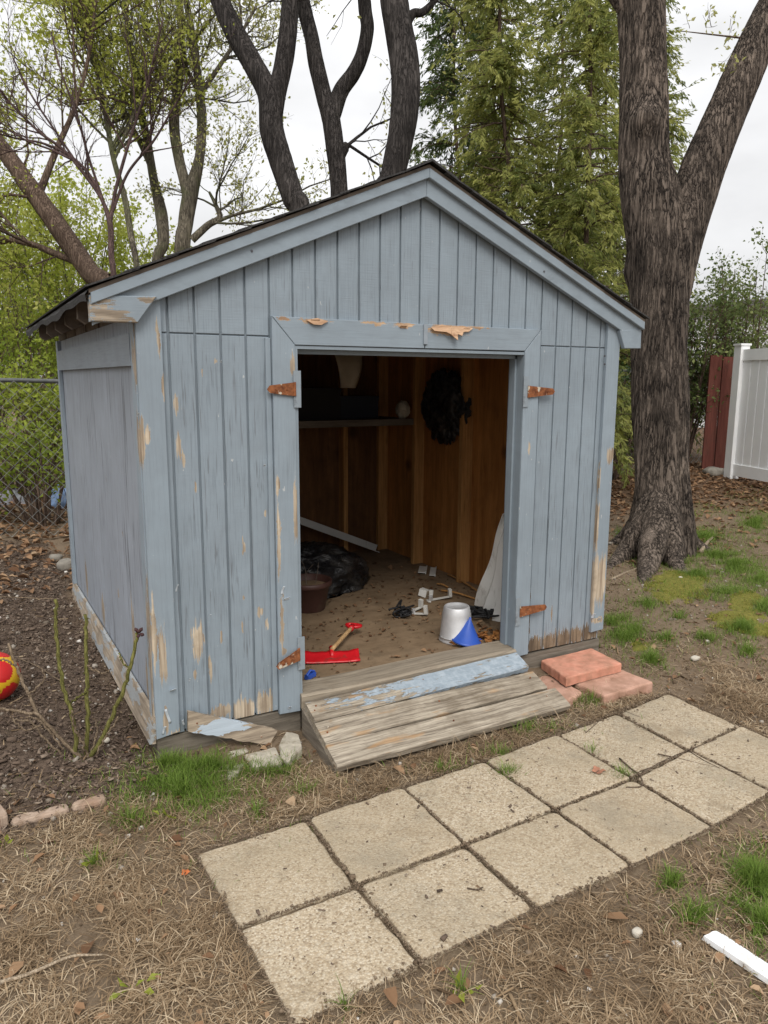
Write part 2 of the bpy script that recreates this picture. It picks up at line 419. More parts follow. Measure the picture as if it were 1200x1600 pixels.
soil = t.mix(t.ramp(n1, [(.3, 0), (.7, 1)]), (.120, .082, .052), (.205, .150, .100))
soil = t.mix(t.ramp(n2, [(.35, 0), (.7, .7)]), soil, (.23, .18, .13))
mulc = t.mix(t.ramp(n2, [(.3, 0), (.75, 1)]), (.068, .048, .036), (.19, .140, .104))
thc = t.mix(t.ramp(n2, [(.3, 0), (.7, 1)]), (.085, .062, .042), (.23, .175, .115))
ltc = t.mix(t.ramp(n2, [(.35, 0), (.7, 1)]), (.07, .045, .03), (.21, .135, .085))
msc = t.mix(t.ramp(n2, [(.3, 0), (.75, 1)]), (.10, .10, .025), (.25, .225, .05))
col = t.mix(t.m('MULTIPLY', sp.outputs[1], .75), soil, thc)
col = t.mix(sp.outputs[2], col, ltc); col = t.mix(sp.outputs[0], col, mulc)
mk_ = t.ramp(t.m('MULTIPLY_ADD', t.m('SUBTRACT', n2, .5), .9, t.m('MULTIPLY', t.attr('tint', 'Alpha'), 1.0)), [(.42, 0), (.58, 1)])
col = t.mix(mk_, col, msc)
col = t.mix(t.ramp(n3, [(.62, 0), (.72, .5)]), col, (.30, .25, .19))
GROUND = t.end(t.bsdf(col, .95, 0, .12, t.bump(t.m('MULTIPLY_ADD', n3, .5, n2), .8, .012)))
tint = np.stack([mul.ravel(), tha.ravel(), lit.ravel(), mos.ravel()], -1)
ground = mknp('ground', np.stack([X.ravel(), Y.ravel(), Z.ravel()], -1), F, GROUND, None, True, tint)
ground['kind'] = 'structure'

# ================================================================== SHED
BLUE = (.250, .301, .346)
g = .1016; HW = 12*g
def fs(L, y=-.02):
    out = []
    for u, v, a, b in L:
        q = ony(u, v, y); qa = ony(u+a, v, y); qb = ony(u, v+b, y); out.append((q[0], q[2], abs(qa[0]-q[0]), abs(qb[2]-q[2])))
    return out
S_LEFT = fs([(276,630,5,15),(279,697,5,18),(286,715,3,12),(317,583,1.5,5),(337,564,2,4),(305,762,1.5,8),(310,1002,9,28),(329,1045,3,17),(305,1052,3,6),(406,957,4,6),(417,975,2,9),(427,937,2,6),(346,997,2,9),(380,932,2,5),(379,980,1.5,8),(345,1112,17,9),(380,1110,20,17),(416,1100,18,17),(380,856,2,15),(414,802,2,4)], 0)
S_RIGHT = fs([(835,1010,14,14),(857,1004,14,14),(878,999,14,14),(899,994,14,14),(920,989,14,14),(826,966,2,44),(862,958,1.2,12)], 0)
S_TRIM = fs([(240,990,4,52),(253,1022,6,43),(278,962,3,45),(284,1062,4,15),(280,1144,14,6),(259,1125,4,20),(222,692,5,38),(230,680,4,15),(247,527,3,28),(255,607,2.5,22),(267,767,2,12),(274,885,3,22)])
S_TRIM2 = fs([(457,570,4,17),(461,796,3,50),(434,760,3,16),(435,845,2.5,55),(440,970,3,42),(444,1018,4,6),(826,700,1.5,10)])
S_TRIM3 = fs([(492,501,22,5),(584,505,20,3),(630,508,15,4),(699,514,28,9),(745,511,16,2.5),(442,498,10,3)])
S_TRIM4 = fs([(939,640,2,30),(936,740,2,30),(933,820,2,40),(930,900,3,40),(938,907,8,37),(927,935,2,30),(953,712,5,12),(933,969,9,5)])
S_RET = fs([(160,488,32,13),(226,470,12,6),(181,502,36,3.5),(150,470,12,3)], -.03)
M_SIDL = paint_mat('siding_paint_front', BLUE, S_LEFT, crack=.62, peel=.735, wood='tan', saw=.3, low=.075, cth=.585)
M_SIDR = paint_mat('siding_paint_rotten_foot', BLUE, S_RIGHT, crack=.55, peel=.77, wood='rot', saw=.3)
M_SIDG = paint_mat('siding_paint_gable', c_(1.02, BLUE), (), crack=.45, peel=.80, saw=.45)
M_TRL = paint_mat('trim_paint_corner', c_(1.04, BLUE), S_TRIM, crack=.15, peel=.79, wood='tan', dist=.6, low=.06)
M_TRD = paint_mat('trim_paint_door', c_(1.04, BLUE), S_TRIM2, crack=.18, peel=.79, wood='tan', dist=.6)
M_TRH = paint_mat('trim_paint_head', c_(1.03, BLUE), S_TRIM3, grain=(3,70,70), crack=.1, peel=.82, wood='orange', dist=.8)
M_TRR = paint_mat('trim_paint_far_corner', c_(1.04, BLUE), S_TRIM4, crack=.12, peel=.8, wood='tan', dist=.6)
M_RAKE = paint_mat('rake_paint', c_(1.03, BLUE), (), grain=(5,40,12), crack=.12, peel=.86, fleck=.25)
M_RET = paint_mat('return_paint', BLUE, S_RET, grain=(4,70,60), crack=.2, peel=.8, wood='grey', dist=1.0)
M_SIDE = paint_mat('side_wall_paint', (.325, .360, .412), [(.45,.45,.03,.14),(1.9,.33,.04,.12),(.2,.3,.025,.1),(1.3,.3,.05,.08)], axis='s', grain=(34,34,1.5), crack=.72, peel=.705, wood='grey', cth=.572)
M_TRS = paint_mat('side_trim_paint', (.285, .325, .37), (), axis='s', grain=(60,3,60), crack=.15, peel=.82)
M_SKIRT = paint_mat('skirt_paint', (.34, .36, .37), (), grain=(60,2.5,60), crack=.8, peel=.47, wood='grey')
M_JAMB = paint_mat('jamb_paint', c_(.95, BLUE), (), crack=.08, peel=.88, fleck=.2)
M_BASE = wood_mat('base_beam_wood', (.10,.085,.068), (.235,.205,.165), (3,50,50), dirt=.35)
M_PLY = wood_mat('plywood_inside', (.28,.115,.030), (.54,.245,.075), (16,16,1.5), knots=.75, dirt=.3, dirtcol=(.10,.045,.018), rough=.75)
M_PLYB = wood_mat('plywood_back_shaded', (.095,.042,.016), (.21,.10,.04), (16,16,1.5), knots=.6, dirt=.5, dirtcol=(.05,.025,.012), rough=.8)  # darker plywood copy: the deep interior's shade is put into the back wall colour
M_STUD = wood_mat('stud_wood', (.34,.165,.055), (.56,.30,.11), (40,40,2), knots=.45, dirt=.15, dirtcol=(.16,.08,.03))
M_RAFT = wood_mat('rafter_wood', (.085,.068,.055), (.22,.18,.145), (3,40,8), dirt=.35)
M_FLOOR = wood_mat('dirty_floor', (.175,.118,.070), (.275,.195,.122), (5,7,5), dirt=.55, dirtcol=(.13,.095,.06), rough=.9)
M_SILL = wood_mat('sill_wood', (.17,.14,.105), (.36,.305,.235), (2.2,50,50), dirt=.4, dirtcol=(.16,.12,.08))
tt = NT('asphalt_shingle'); nn = tt.noise(None, 140, 3, .7)
M_SHG = tt.end(tt.bsdf(tt.mix(tt.ramp(nn, [(.3,0),(.7,1)]), (.018,.018,.019), (.085,.083,.082)), .92, 0, .2, tt.bump(nn, .6, .004)))
tt = NT('rusty_iron'); nn = tt.noise(None, 38, 5, .65)
cc = tt.mix(tt.ramp(nn, [(.3,0),(.65,1)]), (.10,.032,.015), (.33,.125,.05))
cc = tt.mix(tt.ramp(tt.noise(None, 27, 3), [(.60,0),(.64,1)]), cc, (.52,.47,.38))
M_RUST = tt.end(tt.bsdf(cc, .85, .15, .3, tt.bump(nn, .5, .003)))
M_CURL = simple('curled_paint_flake', (.50,.55,.60), .6, var=.12)
M_TORN = wood_mat('torn_fresh_wood', (.34,.19,.11), (.64,.44,.285), (8,60,60), dirt=.1)

shed = thing('garden_shed', 'weathered blue grey wooden shed with peeling paint and an open doorless doorway', 'shed', (0, 0, 0))

SLOPE = .426; APEX = 2.452
def roofz(x, dz=0.0): return APEX+dz-SLOPE*abs(x)
ZB = .13; SEAM = 1.7365; RV = .108
# front siding, one board per groove
def clip_top(x0, x1, z0, dz):
    if x0 < 0 < x1: return [(x0,z0),(x1,z0),(x1,roofz(x1,dz)),(0,APEX+dz),(x0,roofz(x0,dz))]
    return [(x0,z0),(x1,z0),(x1,roofz(x1,dz)),(x0,roofz(x0,dz))]
for k in range(-12, 12):
    x0 = k*g+.0042; x1 = (k+1)*g-.0042; jz = random.uniform(-.002, .002)
    indoor = -6 <= k < 6
    zlow = 1.80 if indoor else SEAM+.003
    MB().slab(clip_top(x0, x1, zlow, -RV+.02), 0, .0105, .0022).build('siding_board', M_SIDG, shed)
    if not indoor:
        zb = ZB+random.uniform(-.004, .004) + (.004 if k > 5 else 0)
        MB().slab([(x0,zb),(x1,zb),(x1,SEAM-.002),(x0,SEAM-.002)], 0, .0105, .0022).build('siding_board', M_SIDL if k < 0 else M_SIDR, shed)
# sheathing behind the grooves
M_GRV = paint_mat('groove_paint', c_(.82, BLUE), (), crack=.3, peel=.85)
bk = MB()
bk.slab([(-HW,ZB+.006),(-.6,ZB+.006),(-.6,1.8),(-HW,1.8)], .0085, .018); bk.slab([(.6,ZB+.006),(HW,ZB+.006),(HW,1.8),(.6,1.8)], .0085, .018)
bk.slab([(-HW,1.7),(HW,1.7),(HW,roofz(HW,-.03)),(0,APEX-.03),(-HW,roofz(HW,-.03))], .0095, .019)
bk.build('siding_backing', M_GRV, shed)
# side and back walls
for y0, y1 in ((.004, 1.217), (1.221, 2.436)):
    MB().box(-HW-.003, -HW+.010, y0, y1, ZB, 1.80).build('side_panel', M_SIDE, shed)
    MB().box(HW-.010, HW+.003, y0, y1, ZB, 1.80).build('side_panel', M_SIDE, shed)
MB().slab([(-HW,ZB),(HW,ZB),(HW,roofz(HW,-.03)),(0,APEX-.03),(-HW,roofz(HW,-.03))], 2.437, 2.45).build('back_wall', M_SIDE, shed)
# inner faces: plywood panels and studs
for y0, y1 in ((.02, 1.218), (1.222, 2.425)):
    for s in (-1, 1):
        a, b = sorted((s*(HW-.011), s*(HW-.020))); MB().box(a, b, y0, y1, .17, 1.795).build('plywood_panel', M_PLY, shed)
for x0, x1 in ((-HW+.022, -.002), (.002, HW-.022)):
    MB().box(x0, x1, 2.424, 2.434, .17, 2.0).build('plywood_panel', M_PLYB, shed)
def stud(x0, x1, y0, y1, z0=.172, z1=1.80):
    MB().box(x0, x1, y0, y1, z0, z1).build('stud', M_STUD, shed)
XI = HW-.021
for y in (.62, 1.22, 1.83, 2.38):
    stud(XI-.085, XI, y-.019, y+.019); stud(-XI, -XI+.085, y-.019, y+.019)
for x in (-.76, -.15, .38, .80):
    stud(x-.019, x+.019, 2.336, 2.423)
for s in (-1, 1):
    a, b = sorted((s*XI, s*(XI-.085))); MB().box(a, b, .03, 2.42, 1.802, 1.842).build('top_plate', M_STUD, shed)
    a, b = sorted((s*.618, s*.66)); MB().box(a, b, .02, .108, .172, 1.80).build('door_stud', M_STUD, shed)
MB().box(-.66, .66, .02, .108, 1.802, 1.842).build('door_header', M_STUD, shed)
MB().box(-HW+.024, HW-.024, .021, 2.42, .145, .172).build('floor', M_FLOOR, shed)
# shelf across the back
MB().box(-1.1, 1.115, 1.86, 2.33, 1.262, 1.28).build('loft_shelf', wood_mat('shelf_board', (.12,.09,.065), (.20,.16,.12), (3,30,30), dirt=.3), shed)
MB().box(-1.1, 1.115, 1.83, 1.858, 1.235, 1.283).build('shelf_edge', wood_mat('shelf_edge_board', (.10,.08,.06), (.19,.155,.12), (3,30,30), dirt=.25), shed)
# base beams
MB().box(-1.235, -.605, .0, .09, -.02, .122).build('base_beam', M_BASE, shed)
MB().box(.60, 1.235, .0, .09, -.01, .124).build('base_beam', M_BASE, shed)
MB().box(-.60, .595, .03, .09, -.02, .12).build('base_beam', M_BASE, shed)
M_BASES = wood_mat('base_beam_wood_side', (.12,.10,.08), (.27,.235,.19), (50,3,50), dirt=.35)
MB().box(-1.237, -1.15, .093, 2.44, -.03, .123).build('base_beam', M_BASES, shed)
MB().box(1.15, 1.237, .093, 2.44, -.03, .123).build('base_beam', M_BASES, shed)
MB().box(-1.14, 1.14, 2.36, 2.44, -.02, .12).build('base_beam', M_BASE, shed)
# skirt plank along the left wall, leaning out at the foot
sk = MB(); V = []
for y, zt in ((-.015, .225), (2.42, .19)):
    V += [(-1.243, y, zt), (-1.229, y, zt+.004), (-1.243, y, zt-.115), (-1.268, y, zt-.112)]
sk.add(V, [(0,4,5,1),(3,7,4,0),(2,6,7,3),(1,5,6,2),(0,1,2,3),(4,7,6,5)]); sk.build('skirt_board', M_SKIRT, shed)
# left wall trim under the eave
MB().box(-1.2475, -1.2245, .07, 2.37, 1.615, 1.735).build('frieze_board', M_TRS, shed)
MB().box(1.2245, 1.241, .07, 2.37, 1.615, 1.735).build('frieze_board', M_SIDE, shed)
for s in (-1, 1):
    for i in range(6):
        a, b = sorted((s*1.226, s*1.206)); MB().box(a, b, .082+i*.4, .438+i*.4, 1.801, 1.93).build('eave_block', M_RAFT, shed)
# corner boards
MB().slab([(-1.24,ZB),(-1.146,ZB+.012),(-1.146,roofz(1.146,-RV+.03)),(-1.24,roofz(1.24,-RV+.03))], -.022, -.002, .002).build('corner_board', M_TRL, shed)
MB().slab([(1.148,ZB+.05),(1.24,ZB+.055),(1.24,roofz(1.24,-RV+.03)),(1.148,roofz(1.148,-RV+.03))], -.022, -.002, .002).build('corner_board', M_TRR, shed)
S_SC = []
for u, v, a, b in [(210,560,4,35),(219,690,4,38),(238,985,3,50),(247,1060,4,60),(250,1130,5,30)]:
    q = onx(u, v, -1.24); S_SC.append((.0, q[2], .035, abs(onx(u, v+b, -1.24)[2]-q[2])))
M_SCB = paint_mat('side_corner_paint', (.29,.345,.395), S_SC, axis='s', crack=.4, peel=.8, wood='grey', dist=1.2)
MB().box(-1.2445, -1.2245, -.002, .068, ZB-.004, 1.80).build('corner_board', M_SCB, shed)
MB().box(-1.2435, -1.2245, 2.372, 2.46, ZB-.004, 1.80).build('corner_board', M_SCB, shed)
MB().box(1.2245, 1.2435, -.002, .068, ZB+.05, 1.80).build('corner_board', M_SCB, shed)
# rake boards (two layers each side) and eave returns
for s in (-1, 1):
    xe = 1.390 if s < 0 else 1.362
    def rk(d0, d1, y0, y1, nm, e=xe):
        p = [(0.0005*s, APEX+d0), (s*e, roofz(e, d0)), (s*e, roofz(e, d1)), (0.0005*s, APEX+d1)]
        MB().slab(p, y0, y1, .0025).build(nm, M_RAKE, shed)
    rk(0, -RV, -.046, -.024, 'rake_board')
    rk(.004, -.036, -.068, -.0475, 'rake_trim', xe+.004)
MB().slab([(-1.400,1.764),(-1.238,1.766),(-1.166,1.862),(-1.400,1.853)], -.060, -.024, .003).build('eave_return', M_RET, shed)
MB().slab([(1.249,1.735),(1.369,1.738),(1.366,1.842),(1.205,1.825)], -.0475, -.024, .0025).build('eave_return', M_RAKE, shed)
MB().box(-1.395, -1.26, -.0235, .0, 1.77, 1.845).build('return_block', M_RAFT, shed)
# roof: sheathing, rafters, shingles
roof = MB()
XE = 1.40; XEs = {-1: 1.40, 1: 1.368}; YR = 2.47
for s in (-1, 1):
    xe = XEs[s]; p = [(0, APEX+.004), (s*xe, roofz(xe, .004)), (s*xe, roofz(xe, .018)), (0, APEX+.018)]
    roof.slab(p, -.064, YR)
roof = roof.build('roof', M_RAFT, shed)
for y in np.arange(.06, 2.4, .4):
    for s in (-1, 1):
        e = 1.372 if s < 0 else 1.345
        MB().slab([(s*.012, APEX+.002), (s*e, roofz(e, .002)), (s*e, roofz(e, -.06)), (s*(e-.03), roofz(e-.03, -.094)), (s*.012, APEX-.094)], y-.019, y+.019, .002).build('rafter', M_RAFT, roof)
nn_ = math.hypot(1, SLOPE); shm = None
for s in (-1, 1):
    for c in range(10):
        for j in range(9):
            d0 = (XEs[s]+.010)*nn_ - c*.152; d1 = d0-.20
            if d0 < .20: continue
            if shm is None:
                m_ = MB(); m_.box(0, .2, .002, .288, 0, .006); m_.v = [(x, y, z+(.0055 if x < .1 else 0)) for x, y, z in m_.v]
                o = m_.build('shingle', M_SHG, roof); shm = o.data
            else:
                o = bpy.data.objects.new('shingle', shm); COL.objects.link(o); o.parent = roof
            # local x runs up the slope from the lower (thick) edge
            half = c % 2 and j == 0
            off = -.085 + (j*.29-.145 if c % 2 and j else j*.29)
            if half: o.scale = (1, .5, 1)
            ang = math.atan(SLOPE)
            x0 = s*d0/nn_; z0 = APEX+.021-SLOPE*abs(x0)
            o.rotation_euler = (0, -ang, 0) if s < 0 else (0, -ang, PI)
            o.location = (x0, off + (0 if s < 0 else (.145 if half else .29)) + random.uniform(-.004, .004), z0)
cap = MB()
for j in range(14):
    y = -.088+j*.184; cap.add([(-.13,y,APEX+.032-.13*SLOPE),(0,y,APEX+.036),(.13,y,APEX+.032-.13*SLOPE),(-.13,y+.19,APEX+.026-.13*SLOPE),(0,y+.19,APEX+.030),(.13,y+.19,APEX+.026-.13*SLOPE),(-.13,y,APEX+.022-.13*SLOPE),(0,y,APEX+.026),(.13,y,APEX+.022-.13*SLOPE)],
        [(0,1,4,3),(1,2,5,4),(6,7,1,0),(7,8,2,1)])
cap.build('ridge_cap', M_SHG, roof)
# curled eave edge of roofing on the left
cv = MB(); V = []; F = []
ys = np.linspace(-.07, YR, 40)
for i, y in enumerate(ys):
    sag = .006*math.sin(y*5)+.004*math.sin(y*13+1)
    for dx, dz in ((.03, .018), (-.002, .004), (-.014, -.012+sag), (-.010, -.036+sag*1.5)):
        V.append((-XE+dx, y, roofz(XE, .012)+dz))
for i in range(len(ys)-1):
    for k in range(3): F.append((i*4+k, i*4+k+1, i*4+k+5, i*4+k+4))
cv.add(V, F).build('drip_edge', M_SHG, roof)
# door trim and jambs
MB().slab([(-.711,.118),(-.613,.113),(-.613,1.705),(-.711,1.815)], -.024, -.001, .002).build('door_trim', M_TRD, shed)
MB().slab([(.596,.135),(.692,.138),(.692,1.812),(.596,1.707)], -.024, -.001, .002).build('door_trim', M_TRD, shed)
MB().slab([(-.709,1.8155),(-.611,1.7055),(.014,1.7065),(.014,1.813)], -.0235, -.001, .002).build('door_head_trim', M_TRH, shed)
MB().slab([(.019,1.7065),(.594,1.7085),(.690,1.8125),(.019,1.813)], -.0235, -.001, .002).build('door_head_trim', M_TRH, shed)
MB().slab([(-.735,.135),(-.7125,.135),(-.7125,1.73),(-.735,1.73)], -.010, -.0005, .0015).build('door_batten', M_TRD, shed)
MB().box(-.613, -.600, -.018, .125, .19, 1.703).build('door_jamb', M_JAMB, shed)
MB().box(.595, .608, -.018, .095, .19, 1.703).build('door_jamb', M_JAMB, shed)
MB().box(.583, .5945, .035, .075, .19, 1.69).build('door_stop', M_JAMB, shed)
MB().box(-.600, .595, -.018, .125, 1.690, 1.703).build('door_jamb', M_JAMB, shed)
MB().box(-.600, .594, .035, .075, 1.672, 1.689).build('door_stop', M_JAMB, shed)
sl = MB(); V = []; F = []
xs = np.linspace(-.612, .60, 14)
for i, x in enumerate(xs):
    wz = .004*math.sin(x*7)+random.uniform(-.002, .002)
    V += [(x,-.035,.125),(x,-.04,.178+wz),(x,-.03,.188+wz),(x,.10,.194+wz*.5),(x,.11,.17)]
for i in range(13):
    for k in range(4): F.append((i*5+k, i*5+k+1, i*5+k+6, i*5+k+5)[::-1])
F += [(0,1,2,3,4), tuple(65+k for k in range(5))[::-1]]
sl.add(V, F).build('door_sill', M_SILL, shed)
# latch plate on the head trim, screws on the rakes
MB().box(.006, .026, -.030, -.0245, 1.725, 1.812).build('latch_plate', simple('painted_plate', (.30,.34,.38), .5, .2), shed)
# hinges
M_HP = simple('painted_hinge_plate', (.25,.29,.325), .5, .1, dirt=(.05,.04,.035), dirtamt=.2)
def hinge(x, z, s, tip, zt=0.0, L=None, out=0.0):
    h = thing('hinge', None, None, (x, -.0255, z)); h.parent = shed
    pl = MB().box(-.016, .016, -.004, 0, -.075, .075); pl.box(-.0175, -.010, -.0055, -.0042, .03, .062); pl.box(-.0175, -.010, -.0055, -.0042, -.062, -.03)
    rel2(pl.build('hinge_plate', M_HP, h))
    k = MB().tube([(s*.014, -.007, -.026), (s*.014, -.007, .026)], .006, 8); k.build('knuckle', M_RUST, h)
    st = MB(); a = .029; b = .015
    Vv = []
    for yy in (-.0095, -.0065):
        Vv += [(s*.008, yy, -a), (s*.008, yy, a), (s*tip, yy-out, b+zt), (s*(tip+.012), yy-out, zt), (s*tip, yy-out, -b+zt)]
    st.add(Vv, [(0,1,2,3,4),(9,8,7,6,5),(0,5,6,1),(1,6,7,2),(2,7,8,3),(3,8,9,4),(4,9,5,0)])
    st.build('strap', M_RUST, h)
    sc = MB()
    for fx in (.35, .7): sc.lathe([(0.0001,.0025),(.004,.002),(.0055,0)], 8)
    for i, fx in enumerate((.4, .78)):
        m2 = MB(); q = s*(tip*fx); 
        for aa in range(6): pass
        m2.tube([(q, -.0095-out*fx, zt*fx), (q, -.0125-out*fx, zt*fx)], [.0052, .0035], 8); m2.build('screw', M_RUST, h)
    return h
def rel2(o): return o
hinge(-.607, 1.527, -1, .122)
hinge(-.607, .383, -1, .122, -.022, out=.035)
hinge(.606, 1.513, 1, .170)
hinge(.610, .385, 1, .178)
# peeling curls and torn wood
def curl(u, v, wpx, hpx, mat=M_CURL, y=-.024, roll=.016, name='paint_flake', ang=0.0):
    c = ony(u, v, y); W_ = abs(ony(u+wpx, v, y)[0]-c[0]); H_ = abs(ony(u, v+hpx, y)[2]-c[2])
    V = []; n = 7
    for i in range(n):
        t_ = i/(n-1); th = t_*2.2
        for j in range(4):
            s_ = j/3-.5; jag = (random.random()-.5)*.25
            a_ = s_*W_*(1+.2*math.sin(3*t_+j)); b_ = (t_-.5)*H_*(1+jag*.3)
            V.append((c[0]+a_*math.cos(ang)-b_*math.sin(ang), y-.0015-roll*(t_**2)*(1+.3*jag), c[2]+a_*math.sin(ang)+b_*math.cos(ang)))
    F = [(i*4+j, i*4+j+1, i*4+j+5, i*4+j+4) for i in range(n-1) for j in range(3)]
    o = mk(name, V, F, mat, shed, True); m_ = o.modifiers.new('t', 'SOLIDIFY'); m_.thickness = .0012
    return o
for a in [(262,1118,4,26),(286,1128,3,10),(270,1077,9,4),(276,918,2,12),(448,935,9,4),(441,922,3,14),(413,727,3,3),(296,1062,2,5),(328,960,2,3),(215,648,2,6),(256,1140,3,14),(926,962,4,8),(936,966,4,5),(345,565,1.5,4),(452,1105,4,5)]:
    curl(*a, roll=random.uniform(.008, .02), ang=random.uniform(-.3, .3))
def splinter(poly, y=-.0245, out=.02):
    V = []; P_ = [ony(u, v, y) for u, v in poly]; zt = max(p[2] for p in P_); zl = min(p[2] for p in P_); n = len(P_)
    for p in P_: k = (zt-p[2])/(zt-zl); V.append((p[0], y-.002-out*k*k, p[2]))
    for p in P_: k = (zt-p[2])/(zt-zl); V.append((p[0], y-.006-out*k*k*1.1, p[2]))
    F = [tuple(range(n)), tuple(range(2*n-1, n-1, -1))]+[(i, n+i, n+(i+1) % n, (i+1) % n) for i in range(n)]
    mk('torn_splinter', V, F, M_TORN, shed)
splinter([(672,512),(690,507),(703,511),(700,523),(694,519),(684,518),(676,517)]); splinter([(703,510),(722,509),(738,513),(731,518),(722,519),(718,525),(712,522),(708,532),(702,524)], out=.03); splinter([(478,500),(495,497),(512,502),(500,508),(488,507)], out=.006)
for a in [(492,503,14,7,.008),(728,516,10,6,.012),(630,511,10,4,.007)]:
    curl(*a[:4], mat=M_TORN, roll=-a[4]*.2+.012, name='torn_splinter', y=-.0245)
for u, v in ((394,392),(851,424),(951,556),(951,569),(500,322),(800,360)):
    q = ony(u, v, -.05); MB().tube([(q[0], -.0445 if v < 430 else -.0215, q[2]), (q[0], -.0495 if v < 430 else -.0265, q[2])], [.006, .004], 8).build('screw_head', simple('screw_steel', (.12,.12,.13), .5, .6), shed)

# ================================================================== RAMP
ramp = thing('wooden_ramp', 'low wooden ramp of three worn planks in front of the shed doorway', 'ramp', (0, -.22, 0))
R0 = np.array([-.040, .166]); R1 = np.array([-.428, .018]); rd = (R1-R0)/np.linalg.norm(R1-R0); rn = np.array([-rd[1], rd[0]]); rn = rn if rn[1] > 0 else -rn
def spots_top(L): return L
M_PL1 = None
def plank_mat(name, spots, painted):
    """grey weathered plank; painted = how much old blue paint is left (threshold), over the long grain in x"""
    t = NT(name); P = t.pos
    wv = t.vm('ADD', P, t.vm('MULTIPLY', t.noise(P, 5, 2, col=True), (.03,.02,.02)))
    g1 = t.noise(t.map(wv, (2.6, 62, 62)), 1.0, 5, .65, .25); g2 = t.noise(t.map(wv, (6, 210, 150)), 1.0, 3, .6)
    col = t.mix(t.ramp(g1, [(.3, 0), (.52, .6), (.7, 1)]), (.14, .112, .082), (.50, .435, .345))
    col = t.mix(t.m('MULTIPLY', t.ramp(g2, [(.54, 0), (.68, 1)]), .75), col, (.085, .066, .05))
    col = t.mix(t.m('MULTIPLY', t.ramp(t.noise(P, 5.5, 5, .65), [(.46, 0), (.66, 1)]), .55), col, (.13, .098, .064))
    og = t.ramp(t.noise(t.map(P, (5, 24, 24)), 1.0, 4), [(.60, 0), (.70, 1)]); col = t.mix(t.m('MULTIPLY', og, .55), col, (.42, .235, .095))
    h = t.m('MULTIPLY_ADD', g2, .5, g1)
    if painted:
        pn = t.noise(t.map(P, (9, 40, 40)), 1.0, 5, .68, .4); xs_ = t.t.nodes.new('ShaderNodeSeparateXYZ'); t.lk(P, xs_.inputs[0])
        k = t.m('ADD', pn, t.m('MULTIPLY', t.m('MINIMUM', t.m('SUBTRACT', xs_.outputs[0], -.30), .42), painted))
        # along the drip edge more wood shows
        k = t.m('SUBTRACT', k, t.m('MULTIPLY', t.m('ABSOLUTE', t.m('ADD', xs_.outputs[1], .085)), 1.6))
        pm = t.ramp(k, [(.462, 0), (.475, 1)])
        pc = t.mix(t.ramp(t.noise(P, 35, 3), [(.4, 0), (.7, 1)]), (.28, .335, .385), (.38, .435, .485))
        col = t.mix(pm, col, pc); h = t.m('MULTIPLY_ADD', pm, .5, h)
    return t.end(t.bsdf(col, .82, 0, .25, t.bump(h, .8, .006)))
PLM = [plank_mat('ramp_plank_painted', (), .34), plank_mat('ramp_plank_worn', (), 0), plank_mat('ramp_plank_grey', (), 0)]
pw = [.128, .138, .136]; a0 = 0; TH = .034
ends = [(-.602, .592), (-.610, .603), (-.618, .632)]
for i in range(3):
    n = 22; V = []; F = []; xs = np.linspace(*ends[i], n); A = a0+.006; B = a0+pw[i]-.006
    for j, x in enumerate(xs):
        w1 = (random.random()-.5)*.004; w2 = (random.random()-.5)*.004; up = .005*math.sin(x*3+i*2)+(.004, -.003, .002)[i]
        sk_ = (j/(n-1)-.5)*.012*(i-1)
        prof = [(A+w1+.003+sk_, 0), (A+w1+sk_, -.004), (A+sk_, -TH), (B+w2+sk_, -TH), (B+w2+sk_, -.006), (B+w2-.005+sk_, 0), ((A+B)/2+sk_, .0015*math.sin(j))]
        for d, e in prof:
            q = R0+rd*d+rn*(e+up); V.append((x, q[0], q[1]))
    k = 7
    for j in range(n-1):
        for m in range(k): F.append((j*k+m, (j+1)*k+m, (j+1)*k+(m+1) % k, j*k+(m+1) % k))
    F += [tuple(range(k)), tuple((n-1)*k+m for m in range(k))[::-1]]
    rel(mk('plank', V, F, PLM[i], None, False), ramp)
    a0 += pw[i]
for x in (-.595, 0, .57):
    p = []
    q0 = R0+rd*.01-rn*.036; q1 = R0+rd*.385-rn*.036
    m_ = MB(); V = []
    for xx in (x-.018, x+.018): V += [(xx, q0[0], q0[1]), (xx, q1[0], q1[1]), (xx, q1[0]+.02, -.03), (xx, q0[0], -.03)]
    m_.add(V, [(0,1,2,3),(7,6,5,4),(0,4,5,1),(1,5,6,2),(2,6,7,3),(3,7,4,0)]); rel(m_.build('stringer', M_BASES), ramp)
for i, d in enumerate((.06, .195, .335)):
    for x in (-.58, -.565, .0, .55):
        q = R0+rd*(d+random.uniform(-.025, .025))+rn*.003
        rel(MB().tube([(x, q[0], q[1]-.004), (x, q[0]-.001, q[1]+.001)], [.004, .0035], 7).build('nail', M_RUST), ramp)

